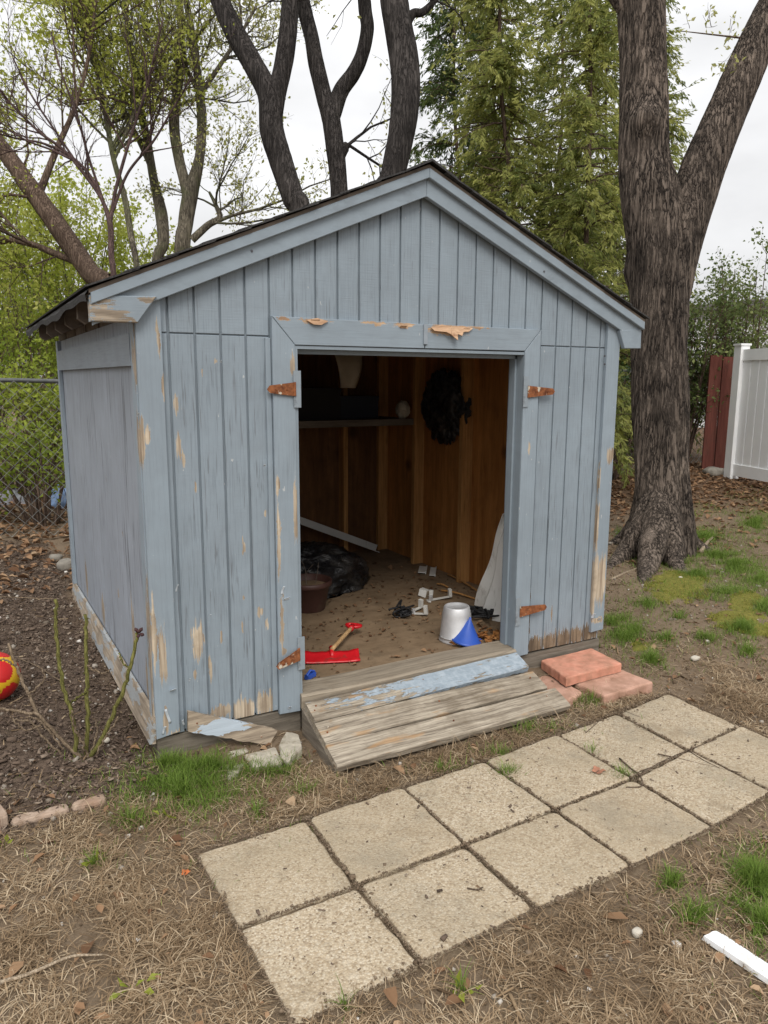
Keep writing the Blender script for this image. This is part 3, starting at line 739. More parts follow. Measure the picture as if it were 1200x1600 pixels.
# loose broken board below the left siding
lb = thing('broken_trim_board', 'short broken board with flaking blue paint leaning at the shed foot left of ramp', 'board', (-.95, -.06, .06))
c4 = [ony(294,1112,-.048), ony(437,1141,-.085), ony(417,1165,-.095), ony(294,1143,-.055)]
t = NT('broken_board_paint'); P = t.pos; gq = t.noise(t.map(P, (4, 60, 60)), 1.0, 5, .65)
wc = t.mix(t.ramp(gq, [(.3,0),(.7,1)]), (.13,.10,.072), (.44,.36,.27))
pm = t.noise(t.map(P, (8, 22, 22)), 1.0, 5, .65, .3); dd = t.vm('LENGTH', t.vm('MULTIPLY_ADD', P, (1/.135, 0, 1/.035), (.965/.135, 0, -.145/.035)))
mk2 = t.m('LESS_THAN', t.m('MULTIPLY_ADD', t.m('SUBTRACT', pm, .5), 2.6, dd), 1.0)
M_BRK = t.end(t.bsdf(t.mix(mk2, wc, (.40,.46,.52)), .75, 0, .3, t.bump(t.m('MULTIPLY_ADD', mk2, .6, gq), .7, .004)))
n = 14; V = []; F = []
for j in range(n):
    t_ = j/(n-1)
    a = np.array(c4[0])*(1-t_)+np.array(c4[1])*t_; b = np.array(c4[3])*(1-t_)+np.array(c4[2])*t_
    a = a+np.array([0,0,random.uniform(-.002,.002)]); b = b+np.array([0,0,random.uniform(-.004,.004)])
    if j == n-1: a = a+np.array([-.01,0,.0]); b = b+np.array([.012,0,.004])
    V += [a, b, b+np.array([0,.018,0]), a+np.array([0,.018,0])]
for j in range(n-1):
    for m in range(4): F.append((j*4+m, j*4+(m+1) % 4, (j+1)*4+(m+1) % 4, (j+1)*4+m))
F += [(3,2,1,0), tuple((n-1)*4+m for m in range(4))]
rel(mk('board', [tuple(v) for v in V], F, M_BRK), lb)
for fx, fz in ((.1, .5), (.86, .55)):
    q = np.array(c4[0])*(1-fx)+np.array(c4[1])*fx; q2 = np.array(c4[3])*(1-fx)+np.array(c4[2])*fx; q = q*(1-fz)+q2*fz
    rel(MB().tube([q+np.array([0,.002,0]), q+np.array([0,-.003,0])], [.004,.003], 7).build('nail', M_RUST), lb)

# ================================================================== PAVERS
t = NT('aggregate_concrete'); P = t.pos; rn_ = t.rnd()
v1 = t.vor(P, 150, 'F1', 'Color'); sv = t.t.nodes.new('ShaderNodeSeparateColor'); t.lk(v1, sv.inputs[0])
vd = t.vor(P, 150)
col = t.ramp(sv.outputs[0], [(0, (.22,.160,.10)), (.2, (.39,.305,.205)), (.55, (.50,.415,.295)), (1, (.585,.515,.40))])
gr = t.ramp(vd, [(.35, 0), (.62, 1)]); col = t.mix(t.m('MULTIPLY', gr, .5), col, (.33, .27, .20))
col = t.mix(t.ramp(t.noise(P, 3.2, 5, .6), [(.42, 0), (.70, .5)]), col, (.30, .245, .165))
col = t.mix(t.ramp(t.noise(P, 8, 6, .7), [(.56, 0), (.76, .55)]), col, (.17, .15, .115))
col = t.mix(t.ramp(rn_, [(0, .0), (1, .42)]), col, (.33, .265, .18))
st_ = t.noise(t.vm('ADD', P, t.vm('SCALE', (3.1, 7.7, 0), None)) if False else P, 1.7, 5, .7)
col = t.mix(t.ramp(st_, [(.50, 0), (.68, .6)]), col, (.22, .195, .15))
col = t.mix(t.ramp(t.noise(t.map(P, (1, 1, 0)), 4.6, 6, .75, .6), [(.55, 0), (.66, .5)]), col, (.26, .20, .13))
hh = t.m('SUBTRACT', t.m('MULTIPLY_ADD', t.noise(P, 9, 4, .6), .4, t.m('MULTIPLY', t.noise(P, 60, 4, .6), .6)), vd)
M_PAV = t.end(t.bsdf(col, .9, 0, .2, t.bump(hh, .55, .004)))
GRID = [[(-1.262,-.626),(-.851,-.627),(-.437,-.615),(-.033,-.606),(.392,-.582),(.800,-.552),(1.208,-.508)],
        [(-1.247,-1.034),(-.858,-1.038),(-.438,-1.034),(-.022,-1.024),(.400,-1.012),(.795,-.968),(1.203,-.925)],
        [(-1.237,-1.425),(-.850,-1.405),(-.433,-1.398),(-.021,-1.396),(.402,-1.385),(.800,-1.348),(1.200,-1.315)]]
ORD = ['first', 'second', 'third', 'fourth', 'fifth', 'sixth']
WEAR = [['dusty smudge at its middle', 'small worm-like twig on it', 'soil drifted on its lower edge', 'reddish dry leaf on its corner', 'grass tuft at its edge', 'rounded far corner'],
        ['nearest the camera', 'scattered leaf bits on it', 'worn soil bitten corner', 'grey dark stain near its edge', 'twigs lying across its corner', 'cut off by the photo edge']]
def rough_slab(name, q, zt, zb, mat, gap=.008, rc=.014, jag=.004, tilt=(0, 0), seg=5, edge=.006):
    """four plan corners (ccw seen from above), rounded corners, worn upper edge"""
    q = [np.array(p[:2], float) for p in q]; c = sum(q)/4; loop = []
    for i in range(4):
        a, b, d = q[i-1], q[i], q[(i+1) % 4]
        e1 = (a-b)/np.linalg.norm(a-b); e2 = (d-b)/np.linalg.norm(d-b); b2 = b+(e1+e2)*gap
        r = rc*random.uniform(.5, 1.6)
        for s_ in np.linspace(0, 1, 4): 
            w0, w1, w2 = (1-s_)**2, 2*s_*(1-s_), s_**2
            loop.append((b2+e1*r)*w0+b2*w1+(b2+e2*r)*w2)
        nxt = q[(i+1) % 4]; f2 = (q[(i+2) % 4]-nxt); f2 = f2/np.linalg.norm(f2); nb = nxt+(-e2+f2)*gap
        for s_ in np.linspace(0, 1, seg+2)[1:-1]: loop.append((b2+e2*r)*(1-s_)+(nb-e2*r)*s_ + np.array([-e2[1], e2[0]])*random.uniform(-jag, jag)*.6)
    loop = np.array(loop); m = len(loop); V = []; F = []
    def lev(k, z):
        for p in loop:
            pp = c+(p-c)*(1-k/np.linalg.norm(p-c)); V.append((pp[0], pp[1], z+tilt[0]*(pp[0]-c[0])+tilt[1]*(pp[1]-c[1])+random.uniform(-.0006, .0006)))
    lev(0, zb); lev(0, zt-edge); lev(edge*.35, zt-edge*.3); lev(edge*1.2, zt)
    for k in range(3):
        for i in range(m): j = (i+1) % m; F.append((k*m+i, k*m+j, (k+1)*m+j, (k+1)*m+i))
    F.append(tuple(3*m+i for i in range(m)))
    return mk(name, V, F, mat)
for r in range(2):
    for k in range(6):
        q = [GRID[r+1][k], GRID[r+1][k+1], GRID[r][k+1], GRID[r][k]]
        o = rough_slab('concrete_paver', q, random.uniform(-.006, .005), -.04, M_PAV, gap=random.uniform(.005, .010), tilt=(random.uniform(-.012, .012), random.uniform(-.012, .012)), edge=random.uniform(.006,.011), seg=9, jag=.006, rc=.018)
        row = 'in the row nearer the shed' if r == 0 else 'in the row nearer the camera'
        tag(o, f'tan aggregate concrete paver, {ORD[k]} from left {row}', 'paver', 'concrete pavers of the path')

# pink slabs beside the ramp
def pink_mat(name, c0, c1):
    t = NT(name); P = t.pos; n_ = t.noise(P, 22, 5, .6); f_ = t.noise(P, 190, 3, .6)
    col = t.mix(t.ramp(n_, [(.3,0),(.7,1)]), c0, c1); col = t.mix(t.m('MULTIPLY', t.ramp(t.noise(P, 9, 5, .65), [(.44,0),(.66,1)]), .6), col, (.26,.155,.10))
    return t.end(t.bsdf(col, .9, 0, .2, t.bump(t.m('MULTIPLY_ADD', f_, .6, n_), .5, .004)))
M_PK = pink_mat('pink_concrete', (.50,.215,.145), (.64,.315,.225)); M_PK2 = pink_mat('pink_concrete_dirty', (.40,.23,.165), (.56,.34,.26))
def px4(L, z): return [onz(u, v, z)[:2] for u, v in L]
o = rough_slab('pink_paver', px4([(885,1059),(972,1036),(925,1012),(845,1031)], .088), .088, .040, M_PK, 0, .008, .005, edge=.008, seg=9); tag(o, 'salmon pink concrete slab lying on top of the other two', 'paver', 'pink slabs beside the ramp')
o = rough_slab('pink_paver', px4([(945,1087),(1021,1065),(968,1044),(897,1066)], .036), .036, -.02, M_PK2, 0, .012, .006, edge=.009, seg=9); tag(o, 'flat pink slab sunk in soil at the right of the pile', 'paver', 'pink slabs beside the ramp')
o = rough_slab('pink_paver', px4([(884,1096),(910,1081),(858,1051),(832,1062)], .030), .030, -.02, M_PK2, 0, .012, .006, edge=.009, seg=9); tag(o, 'dull pink slab half hidden between the ramp and the pile', 'paver', 'pink slabs beside the ramp')

# broken concrete under the shed's left foot
M_RCK = simple('grey_rock', (.24,.22,.19), .9, 0, .25, 20, .5, .2, dirt=(.12,.10,.07), dirtamt=.25)
M_CHK = simple('broken_concrete', (.42,.38,.31), .9, 0, .2, 30, .5, .2, dirt=(.22,.19,.13), dirtamt=.25)
def chunk(poly, z0, z1, label, nm='concrete_chunk', mat=None, group='broken concrete pieces at the shed foot'):
    pts = [onz(u, v, z1)[:2] for u, v in poly]; A = 0
    for i in range(len(pts)): a, b = pts[i], pts[(i+1) % len(pts)]; A += a[0]*b[1]-b[0]*a[1]
    if A < 0: pts = pts[::-1]
    c = sum(pts)/len(pts); L = []
    for i in range(len(pts)):
        a, b = pts[i], pts[(i+1) % len(pts)]
        for s_ in (0.08, .5, .92): L.append(a*(1-s_)+b*s_+RNG.normal(0, .003, 2))
    n = len(L); V = []; F = []
    for k, (sc_, z) in enumerate(((1.0, z0), (1.0, z1-.008), (.93, z1))):
        for p in L: pp = c+(p-c)*sc_; V.append((pp[0], pp[1], z+random.uniform(-.003, .003)))
    V.append((c[0], c[1], z1+.002))
    for k in range(2):
        for i in range(n): j = (i+1) % n; F.append((k*n+i, k*n+j, (k+1)*n+j, (k+1)*n+i))
    for i in range(n): F.append((2*n+i, 2*n+(i+1) % n, 3*n))
    o = mk(nm, V, F, mat or M_CHK); return tag(o, label, 'concrete', group)
chunk([(345,1170),(384,1164),(388,1172),(362,1184),(348,1182)], -.02, .030, 'flat concrete fragment deepest under the broken board')
chunk([(380,1180),(430,1165),(443,1190),(395,1198)], -.02, .034, 'largest pale concrete fragment in the middle of the group')
chunk([(436,1165),(447,1143),(465,1145),(472,1165),(452,1188),(438,1183)], -.02, .042, 'rounded concrete lump next to the ramp side')
chunk([(352,1198),(368,1186),(384,1192),(372,1208),(356,1215)], -.02, .022, 'small concrete fragment lying out in the grass')
chunk([(330,1160),(352,1160),(350,1170),(332,1172)], -.02, .034, 'concrete fragment wedged under the base beam')

# edging stones of the bed
M_EDG = pink_mat('edging_concrete', (.27,.195,.145), (.44,.34,.265))
def edging(u0, v0, u1, v1, label, w_=.05, h_=.018):
    a = gp(u0, v0); b = gp(u1, v1); d = (b-a)[:2]; d = d/np.linalg.norm(d); n_ = np.array([-d[1], d[0]])*w_/2
    z = max(a[2], b[2]); o = rough_slab('edging_stone', [a[:2]-n_, b[:2]-n_, b[:2]+n_, a[:2]+n_], z+h_, z-.05, M_EDG, 0, .012, .008, edge=.012)
    tag(o, label, 'edging stone', 'edging stones of the mulch bed')
edging(18,1288,108,1266, 'long pinkish edging stone at the front of mulch bed'); edging(113,1264,165,1250, 'short edging stone between the long one and green grass')
edging(-30,1240,3,1300, 'edging stone cut off by the left photo edge')

# ================================================================== INSIDE THE SHED
FZ = .172
def fl(u, v, z=FZ): return onz(u, v, z)
M_RED = simple('red_plastic', (.55,.012,.018), .35, 0, .12, 20, .05, .5, dirt=(.12,.05,.035), dirtamt=.12)
M_HAND = wood_mat('shovel_handle_wood', (.34,.20,.09), (.55,.36,.18), (30,30,30), dirt=.15)
# snow shovel
B0 = fl(473,1040); B1 = fl(563,1036); sh = thing('snow_shovel', 'small red plastic shovel with short wooden handle lying on the shed floor', 'shovel', (B0+B1)/2)
ax = (B1-B0); wdt = np.linalg.norm(ax); ax = ax/wdt; ay = np.array([-ax[1], ax[0], 0]); V = []; F = []; nu, nv = 13, 7
for j in range(nv):
    for i in range(nu):
        s_ = i/(nu-1)-.5; t_ = j/(nv-1)
        rib = .004*max(0, math.cos(s_*2*PI*5))*(t_ > .1)
        z = .006+.020*t_**1.6 + .012*abs(s_*2)**4*(.3+t_) + rib
        p = B0+ax*(s_+.5)*wdt+ay*t_*.10*(1-.12*abs(s_*2)**2); V.append((p[0], p[1], FZ+z))
F = [(j*nu+i, j*nu+i+1, (j+1)*nu+i+1, (j+1)*nu+i) for j in range(nv-1) for i in range(nu-1)]
o = rel(mk('blade', V, F, M_RED, None, True), sh); md = o.modifiers.new('t', 'SOLIDIFY'); md.thickness = .006; md.offset = 1
h0 = fl(519,1028); h0 = np.array([h0[0], h0[1], FZ+.035]); h1 = fl(549,985, FZ+.05)
rel(MB().tube([B0+ax*wdt*.52+ay*.05+np.array([0,0,.022]), B0+ax*wdt*.52+ay*.125+np.array([0,0,.042])], [.010,.013], 10).build('socket', M_RED, None, True), sh)
hA = B0+ax*wdt*.52+ay*.09+np.array([0,0,.042]); hB = fl(549,981,FZ+.05)
rel(MB().tube(spline([hA, (hA+hB)/2, hB], 8), .011, 10).build('handle', M_HAND, None, True), sh)
gd = hB-hA; gd = gd/np.linalg.norm(gd); gs = np.cross(gd, [0,0,1]); gs = gs/np.linalg.norm(gs)
grip = MB(); grip.tube([hB-gd*.02, hB+gd*.02], [.016,.018], 10)
grip.tube(spline([hB+gd*.015, hB+gd*.02-gs*.025, hB+gd*.045-gs*.04, hB+gd*.055, hB+gd*.045+gs*.04, hB+gd*.02+gs*.025, hB+gd*.015], 26), .010, 8)
rel(grip.build('grip', M_RED, None, True), sh)
# bucket upside down
bq = fl(718,1008); bk_ = thing('metal_bucket', 'dull silver bucket standing upside down by the door sill', 'bucket', (bq[0]+.03, bq[1]+.075, FZ))
tt = NT('galvanised'); nn = tt.noise(tt.obj(), 18, 4); M_GALV = tt.end(tt.bsdf(tt.mix(tt.ramp(nn, [(.3,0),(.7,1)]), (.52,.52,.53), (.68,.68,.69)), .45, .45, .5, tt.bump(nn, .08, .01)))
pr = [(.090,0),(.094,.004),(.094,.012),(.089,.016),(.0885,.024),(.091,.028),(.0885,.032),(.078,.150),(.070,.188),(.066,.194),(.058,.194),(.054,.186),(.0,.186)]
MB().lathe(pr, 40).build('body', M_GALV, bk_, True)
MB().tube([(.092*math.cos(a), .092*math.sin(a), .03-.0*a) for a in np.linspace(PI*.9, PI*1.9, 16)], .003, 6).build('handle', M_GALV, bk_, True)
# blue funnel
fq = fl(731,1008); fu = thing('blue_funnel', 'bright blue plastic funnel standing on its wide mouth before the bucket', 'funnel', (fq[0], fq[1]+.02, FZ+.016))
M_BLU = simple('blue_plastic', (.03,.09,.42), .4, 0, .1, 14, .03, .5)
o = MB().lathe([(.080,.0),(.083,.002),(.081,.010),(.074,.012),(.010,.118),(.0075,.120),(.006,.135),(.0045,.135),(.0045,.118),(.070,.010),(.078,.0)], 32).build('cone', M_BLU, fu, True)
fu.rotation_euler = (.10, .12, 0)
MB().box(.078, .100, -.008, .008, .003, .008).build('tab', M_BLU, fu)
# flower pot
pq = fl(503,958); pot = thing('flower_pot', 'dark brown plastic flower pot with dry stems inside the doorway', 'pot', (pq[0]-.035, pq[1]+.12, FZ))
M_POT = simple('brown_plastic', (.065,.030,.024), .5, 0, .15, 10, .05, .4, dirt=(.10,.075,.05), dirtamt=.1)
MB().lathe([(.0,.002),(.098,.0),(.102,.006),(.130,.150),(.142,.155),(.146,.162),(.146,.185),(.140,.188),(.134,.186),(.128,.150),(.120,.145),(.0,.145)], 40).build('body', M_POT, pot, True)
MB().lathe([(.125,.147),(.08,.153),(.0,.150)], 20).build('soil', M_FLOOR, pot, True)
for k in range(6):
    a = random.uniform(0, 2*PI); l = random.uniform(.1, .2)
    MB().tube(spline([(.05*math.cos(a), .05*math.sin(a), .145), (.07*math.cos(a), .07*math.sin(a), .145+l*.6), (.12*math.cos(a+.4), .12*math.sin(a+.4), .145+l)], 6), .0018, 4).build('dry_stem', M_RAFT, pot)
# crumpled black plastic sheet
def crumple(name, label, cat, c, r, mat, seed, amp=.35, nlat=60, nlon=110, flat=True, rot=0.0):
    th = np.linspace(0, PI, nlat)[:, None]; ph = np.linspace(0, 2*PI, nlon+1)[None, :-1]
    D = np.stack([np.sin(th)*np.cos(ph), np.sin(th)*np.sin(ph), np.cos(th)*np.ones_like(ph)], -1)
    n1 = np.abs(fbm(D*2.2+seed, seed, 4)-.5)*2; n2 = np.abs(fbm(D*5+seed, seed+5, 3)-.5)*2
    R_ = 1+amp*(.7-n1*2.2)+amp*.45*(.5-n2*2)
    V = D*R_[..., None]*np.array(r)
    if rot: cs, sn = math.cos(rot), math.sin(rot); V = np.stack([V[..., 0]*cs-V[..., 1]*sn, V[..., 0]*sn+V[..., 1]*cs, V[..., 2]], -1)
    V = V+np.array(c)
    if flat: V[..., 2] = np.maximum(V[..., 2], FZ+.004)
    i = np.arange(nlat-1)[:, None]*nlon; j = np.arange(nlon)[None, :]; j2 = (j+1) % nlon
    F = np.stack([i+j, i+nlon+j, i+nlon+j2, i+j2], -1).reshape(-1, 4)
    o = mknp(name, V.reshape(-1, 3), F, mat, None, True); return tag(o, label, cat)
tt = NT('black_plastic'); nn = tt.noise(tt.map(tt.pos, (9,9,14)), 1.0, 5, .6, 1.2)
M_BLK = tt.end(tt.bsdf(tt.mix(tt.ramp(tt.noise(None, 7, 4), [(.5,0),(.7,1)]), (.012,.012,.013), (.06,.055,.05)), .28, 0, .5, tt.bump(nn, .9, .03)))
crumple('plastic_sheet', 'crumpled shiny black plastic sheet heaped behind the flower pot', 'plastic sheet', (.10, 1.60, FZ+.05), (.45, .30, .235), M_BLK, 5, .15)
crumple('rubbish_bag', 'black plastic bag hanging on the right inner wall of the shed', 'bag', (1.115, 1.42, 1.385), (.075, .22, .21), M_BLK, 8, .34, flat=False)
# white plank behind the sheet
wp0 = np.array(fl(588,862)); wp1 = ony(466,812,2.28)
M_WHT = simple('old_white_paint', (.60,.59,.56), .6, 0, .08, 8, .1, .4, dirt=(.20,.16,.11), dirtamt=.15)
def bar(a, b, wd_, th_, upv=(0,0,1)):
    a = np.array(a, float); b = np.array(b, float); d = (b-a)/np.linalg.norm(b-a); s_ = np.cross(d, upv); s_ /= np.linalg.norm(s_); u_ = np.cross(s_, d)
    V = []
    for p in (a, b):
        for x, y in ((-1,-1),(1,-1),(1,1),(-1,1)): V.append(p+s_*x*th_/2+u_*y*wd_/2)
    return MB().add(V, [(0,1,5,4),(1,2,6,5),(2,3,7,6),(3,0,4,7),(3,2,1,0),(4,5,6,7)])
wpl = thing('white_gutter_length', 'long white gutter length slanting down to the shed floor at the back', 'gutter', wp0)
dvec = (wp1-wp0)/np.linalg.norm(wp1-wp0)
m_ = bar(wp0+np.array([0,0,.03]), wp1, .055, .006); m2 = bar(wp0+np.array([0,-.03,.004]), wp1+np.array([0,-.03,-.026]), .006, .055)
rel(m_.build('back_flange', M_WHT), wpl); rel(m2.build('trough', M_WHT), wpl)
# leaning white vinyl sheet at the right jamb
vb0 = fl(741,948); vb1 = fl(784,992); vt = ony(786,806,.46); vt2 = vt+np.array([.06,-.05,.0])
vs = thing('folded_vinyl_sheet', 'dirty white folded vinyl sheet leaning inside the right door jamb', 'vinyl sheet', (vb0+vb1)/2)
V = []; nu, nv = 31, 24
for j in range(nv):
    t_ = j/(nv-1)
    a = vb0*(1-t_)+vt*t_; b = (vb1+np.array([.05,.02,0]))*(1-t_)+vt2*t_
    nrm = np.cross(b-a, [0,0,1.0]); nrm /= np.linalg.norm(nrm)+1e-9
    for i in range(nu):
        s_ = i/(nu-1); pl = (abs(((s_*3.5) % 1)*2-1)-1)*1.3
        p = a*(1-s_)+b*s_+nrm*(.045*pl*(1-.6*t_)+.01*math.sin(9*t_+5*s_)); p[2] = max(p[2]-(.03*abs(math.sin(s_*7)) if j == 0 else 0)+.012, FZ+.002); V.append(tuple(p))
F = [(j*nu+i, j*nu+i+1, (j+1)*nu+i+1, (j+1)*nu+i) for j in range(nv-1) for i in range(nu-1)]
tt = NT('dirty_vinyl'); nn = tt.noise(tt.map(tt.pos, (14,14,5)), 1.0, 5, .65)
M_VIN = tt.end(tt.bsdf(tt.mix(tt.ramp(nn, [(.54,0),(.72,.7)]), (.80,.80,.77), (.26,.23,.19)), .5, 0, .4, tt.bump(nn, .2, .01)))
o = rel(mk('sheet', V, F, M_VIN, None, False), vs); md = o.modifiers.new('t', 'SOLIDIFY'); md.thickness = .003
# things on and over the loft shelf
def hangsheet(name, label, cat, pts, mat, parent=None):
    o = mk(name, [tuple(p) for p in pts[0]], pts[1], mat, None, True); md = o.modifiers.new('t', 'SOLIDIFY'); md.thickness = .003; return tag(o, label, cat)
M_PAP = simple('old_paper', (.46,.40,.31), .85, 0, .15, 9, .3)
V = []; A0 = ony(520,545,1.75); A1 = ony(562,550,1.75); A2 = ony(553,606,1.75); A3 = ony(531,606,1.75)
for j in range(10):
    t_ = j/9
    for i in range(6):
        s_ = i/5; top = A0*(1-s_)+A1*s_; bot = A3*(1-s_)+A2*s_; p = top*(1-t_)+bot*t_; V.append((p[0], p[1]-.06*math.sin(t_*2.4)+.03*math.sin(s_*5+2*t_), p[2]))
F = [(j*6+i, j*6+i+1, j*6+i+7, j*6+i+6) for j in range(9) for i in range(5)]
hangsheet('paper_sheet', 'torn tan paper sheet hanging down from the shed loft', 'paper', (V, F), M_PAP)
M_BOXD = simple('dark_cardboard', (.025,.02,.018), .8, 0, .2, 8)
def carton(name, label, c, s_, mat, rz=0):
    r = thing(name, label, 'box', c); r.rotation_euler = (0, 0, rz)
    MB().box(-s_[0], s_[0], -s_[1], s_[1], 0, s_[2]).build('body', mat, r); MB().box(-s_[0]-.004, s_[0]+.004, -s_[1]-.004, s_[1]+.004, s_[2]-.03, s_[2]+.004).build('lid', mat, r)
carton('storage_box', 'dark box deep on the left of the loft shelf', (.38,2.12,1.281), (.2,.14,.22), M_BOXD, .1)
carton('storage_box', 'dark low box in the middle of the loft shelf', (.78,2.15,1.281), (.15,.12,.16), simple('dark_blue_box', (.014,.016,.026), .6), -.15)
crumple('cloth_bundle', 'small pale cloth bundle at the right end of loft shelf', 'cloth', (1.06,1.9,1.345), (.045,.05,.06), M_PAP, 12, .3, 30, 40, False)
MB_l = bar((-.9,1.5,1.80), (1.0,1.62,1.80), .03, .03); tag(MB_l.build('stored_pole', M_RAFT), 'wooden pole stored across the shed under the roof', 'pole')
# floor junk
M_WPL = simple('white_plastic', (.72,.72,.70), .4, 0, .06, 10, .05)
def plate_at(u, v, l, w_, rz, label, name='plastic_strip', z=.012):
    p = fl(u, v); r = thing(name, label, 'scrap', (p[0], p[1], FZ+z)); r.rotation_euler = (random.uniform(-.05,.05), random.uniform(-.08,.08), rz)
    MB().box(-l/2, l/2, -w_/2, w_/2, 0, .006).build('web', M_WPL, r); MB().box(-l/2, l/2, -w_/2-.004, -w_/2+.002, -.006, .014).build('lip', M_WPL, r)
plate_at(660,893,.20,.055,.95,'grey white trim strip, left of the two on the shed floor'); plate_at(676,896,.22,.04,.95,'grey white trim strip, right of the two on the shed floor')
p = fl(661,932); r = thing('square_plastic_tub', 'small white square plastic cap on the shed floor', 'cap', (p[0], p[1], FZ)); r.rotation_euler = (.2,.1,.6)
MB().box(-.026,.026,-.026,.026,.004,.05).build('shell', M_WPL, r); MB().box(-.020,.020,-.0275,-.0262,.01,.044).build('inner_face', M_PAP, r)
def bracket(u, v, rz, label, L=.13):
    p = fl(u, v); r = thing('metal_bracket', label, 'bracket', (p[0], p[1], FZ+.01)); r.rotation_euler = (.1, -.1, rz)
    MB().box(-L/2, L/2, -.009, .009, 0, .006).build('long_arm', M_WHT, r); MB().box(L/2-.02, L/2, -.012, .012, .006, .055).build('upright', M_WHT, r); MB().tube([(-L*.3,0,.006),(-L*.3,0,.035)], .01, 8).build('stud_bolt', M_GALV, r)
bracket(646,957,.25,'white metal bracket in the middle of the shed floor',.15); bracket(655,962,-.9,'white bracket lying crosswise by the middle of shed floor',.11); bracket(686,938,-.25,'pale metal bar at the right of the floor scraps',.17); bracket(672,940,.9,'short upright bracket beside the white cap',.08)
def tangle(name, label, c, r_, n, mat, cat='straps', rr=.006):
    th_ = thing(name, label, cat, (c[0], c[1], FZ)); 
    for k in range(n):
        P_ = RNG.normal(0, 1, (6, 3))*np.array([r_, r_*.8, .02])+np.array([0,0,.03]); P_[:, 2] = np.clip(P_[:, 2], .008, .09)
        MB().tube(spline(P_, 26), rr, 6).build('strap', mat, th_, True)
M_RUB = simple('black_rubber', (.018,.018,.02), .6)
tangle('black_strap_bundle', 'tangled black straps left of the white brackets on shed floor', fl(628,962), .05, 6, M_RUB)
tangle('black_strap_bundle', 'tangled black straps and hose right behind the bucket', fl(748,965), .07, 8, M_RUB)
p = fl(485,1060); bl = thing('blue_clip', 'small blue plastic clip just inside the left end of door sill', 'clip', (p[0], p[1], FZ+.004)); bl.rotation_euler = (0,0,.5)
MB().box(-.03,.03,-.012,.012,0,.02).build('jaw', M_BLU, bl); MB().tube([(-.03,0,.02),(.0,0,.036),(.03,0,.022)], .006, 6).build('spring', M_BLU, bl)
for k, (u, v, u2, v2) in enumerate([(690,925,742,938),(700,900,745,925),(683,915,700,920)]):
    a = fl(u, v); b = fl(u2, v2); tag(MB().tube(spline([a+[0,0,.012], (a+b)/2+[0,0,.02], b+[0,0,.01]], 6), .006, 6).build('lath_offcut', M_STUD), ['thin wood lath pointing from the cap to right stud', 'thin wood lath furthest back by the right wall', 'short thin wood lath next to the trim strips'][k], 'lath', 'wood laths on the shed floor')

# ================================================================== FENCES AND BACKGROUND BUILDINGS
FY = 4.25
M_STEEL = simple('galvanised_fence', (.30,.31,.30), .5, .3, .15, 20)
M_RAIL = simple('weathered_rail', (.10,.105,.105), .6, .2, .2, 20)
def chainlink(x0, x1, label, top=1.365, posts=()):
    f = thing('chain_link_fence', label, 'fence', ((x0+x1)/2, FY, hz((x0+x1)/2, FY)))
    n = int((x1-x0)/2.0); xs = np.linspace(x0, x1, max(3, n*4)); zt = hgt(xs, np.full_like(xs, FY))+top
    rel(MB().tube(np.stack([xs, np.full_like(xs, FY), zt], -1), .019, 8).build('top_rail', M_RAIL, None, True), f)
    for px_ in posts:
        z = hz(px_, FY); o = MB(); o.tube([(px_, FY+.03, z-.1), (px_, FY+.03, z+top+.02)], .03, 10); o.lathe([(.034,0),(.034,.02),(.02,.045),(.0,.05)], 10, (px_, FY+.03, z+top+.02)); rel(o.build('post', M_STEEL, None, True), f)
    # woven wires: each one a zigzag running up the fence
    p = .056; cols = int((x1-x0)/p); rows = int((top-.02)/p); k = np.arange(rows+1)
    V = []; Fq = []; base = 0
    for i in range(cols):
        xx = x0+i*p+np.where((k+i) % 2 == 0, 0, p); z0 = hz(x0+i*p, FY)+.01
        P_ = np.stack([xx, FY-.02+np.where((k+i) % 2 == 0, .003, -.003), z0+k*p], -1)
        vv, ff = tube_arr(P_, np.full(len(P_), .0028), 3); V.append(vv); Fq.append(ff+base); base += len(vv)
    o = mknp('wire_mesh', np.vstack(V), np.vstack(Fq), M_STEEL); o['kind'] = 'stuff'; rel(o, f)
chainlink(-4.2, -.2, 'grey chain link fence with top rail left of the shed', posts=(-4.2, -.9))
chainlink(3.2, 8.35, 'grey chain link fence behind the big right tree', posts=(3.2, 5.6, 8.3))
# dark red post board and white vinyl fence
wA = gp(1137,744); wB = gp(1215,775)
tt = NT('white_vinyl'); M_WV = tt.end(tt.bsdf(tt.mix(tt.ramp(tt.noise(None, 3, 4), [(.4,0),(.7,1)]), (.80,.81,.82), (.86,.87,.87)), .45, 0, .4))
wf = thing('white_vinyl_fence', 'white vinyl privacy fence panel with capped post at the right edge', 'fence', wA)
d = (wB-wA)[:2]; d = d/np.linalg.norm(d); nrm2 = np.array([-d[1], d[0]]); hF = abs(dep(1150,548, (wA-CAM)@FWD)[2]-wA[2])
def wbox(s0, s1, n0, n1, z0, z1, nm, mat=M_WV, root=None, org=None):
    org = wA if org is None else org
    V = []
    for z in (z0, z1):
        for s_, n_ in ((s0,n0),(s1,n0),(s1,n1),(s0,n1)): q = org[:2]+d*s_+nrm2*n_; V.append((q[0], q[1], org[2]+z))
    o = MB().add(V, [(0,3,2,1),(4,5,6,7),(0,1,5,4),(1,2,6,5),(2,3,7,6),(3,0,4,7)]).build(nm, mat); rel(o, root or wf); return o
wbox(0, .13, -.065, .065, -.1, hF+.05, 'post'); cp = wbox(-.012, .142, -.077, .077, hF+.05, hF+.075, 'post_cap')
wbox(.13, 3.2, -.03, .03, hF-.14, hF, 'top_rail'); wbox(.13, 3.2, -.03, .03, .03, .18, 'bottom_rail')
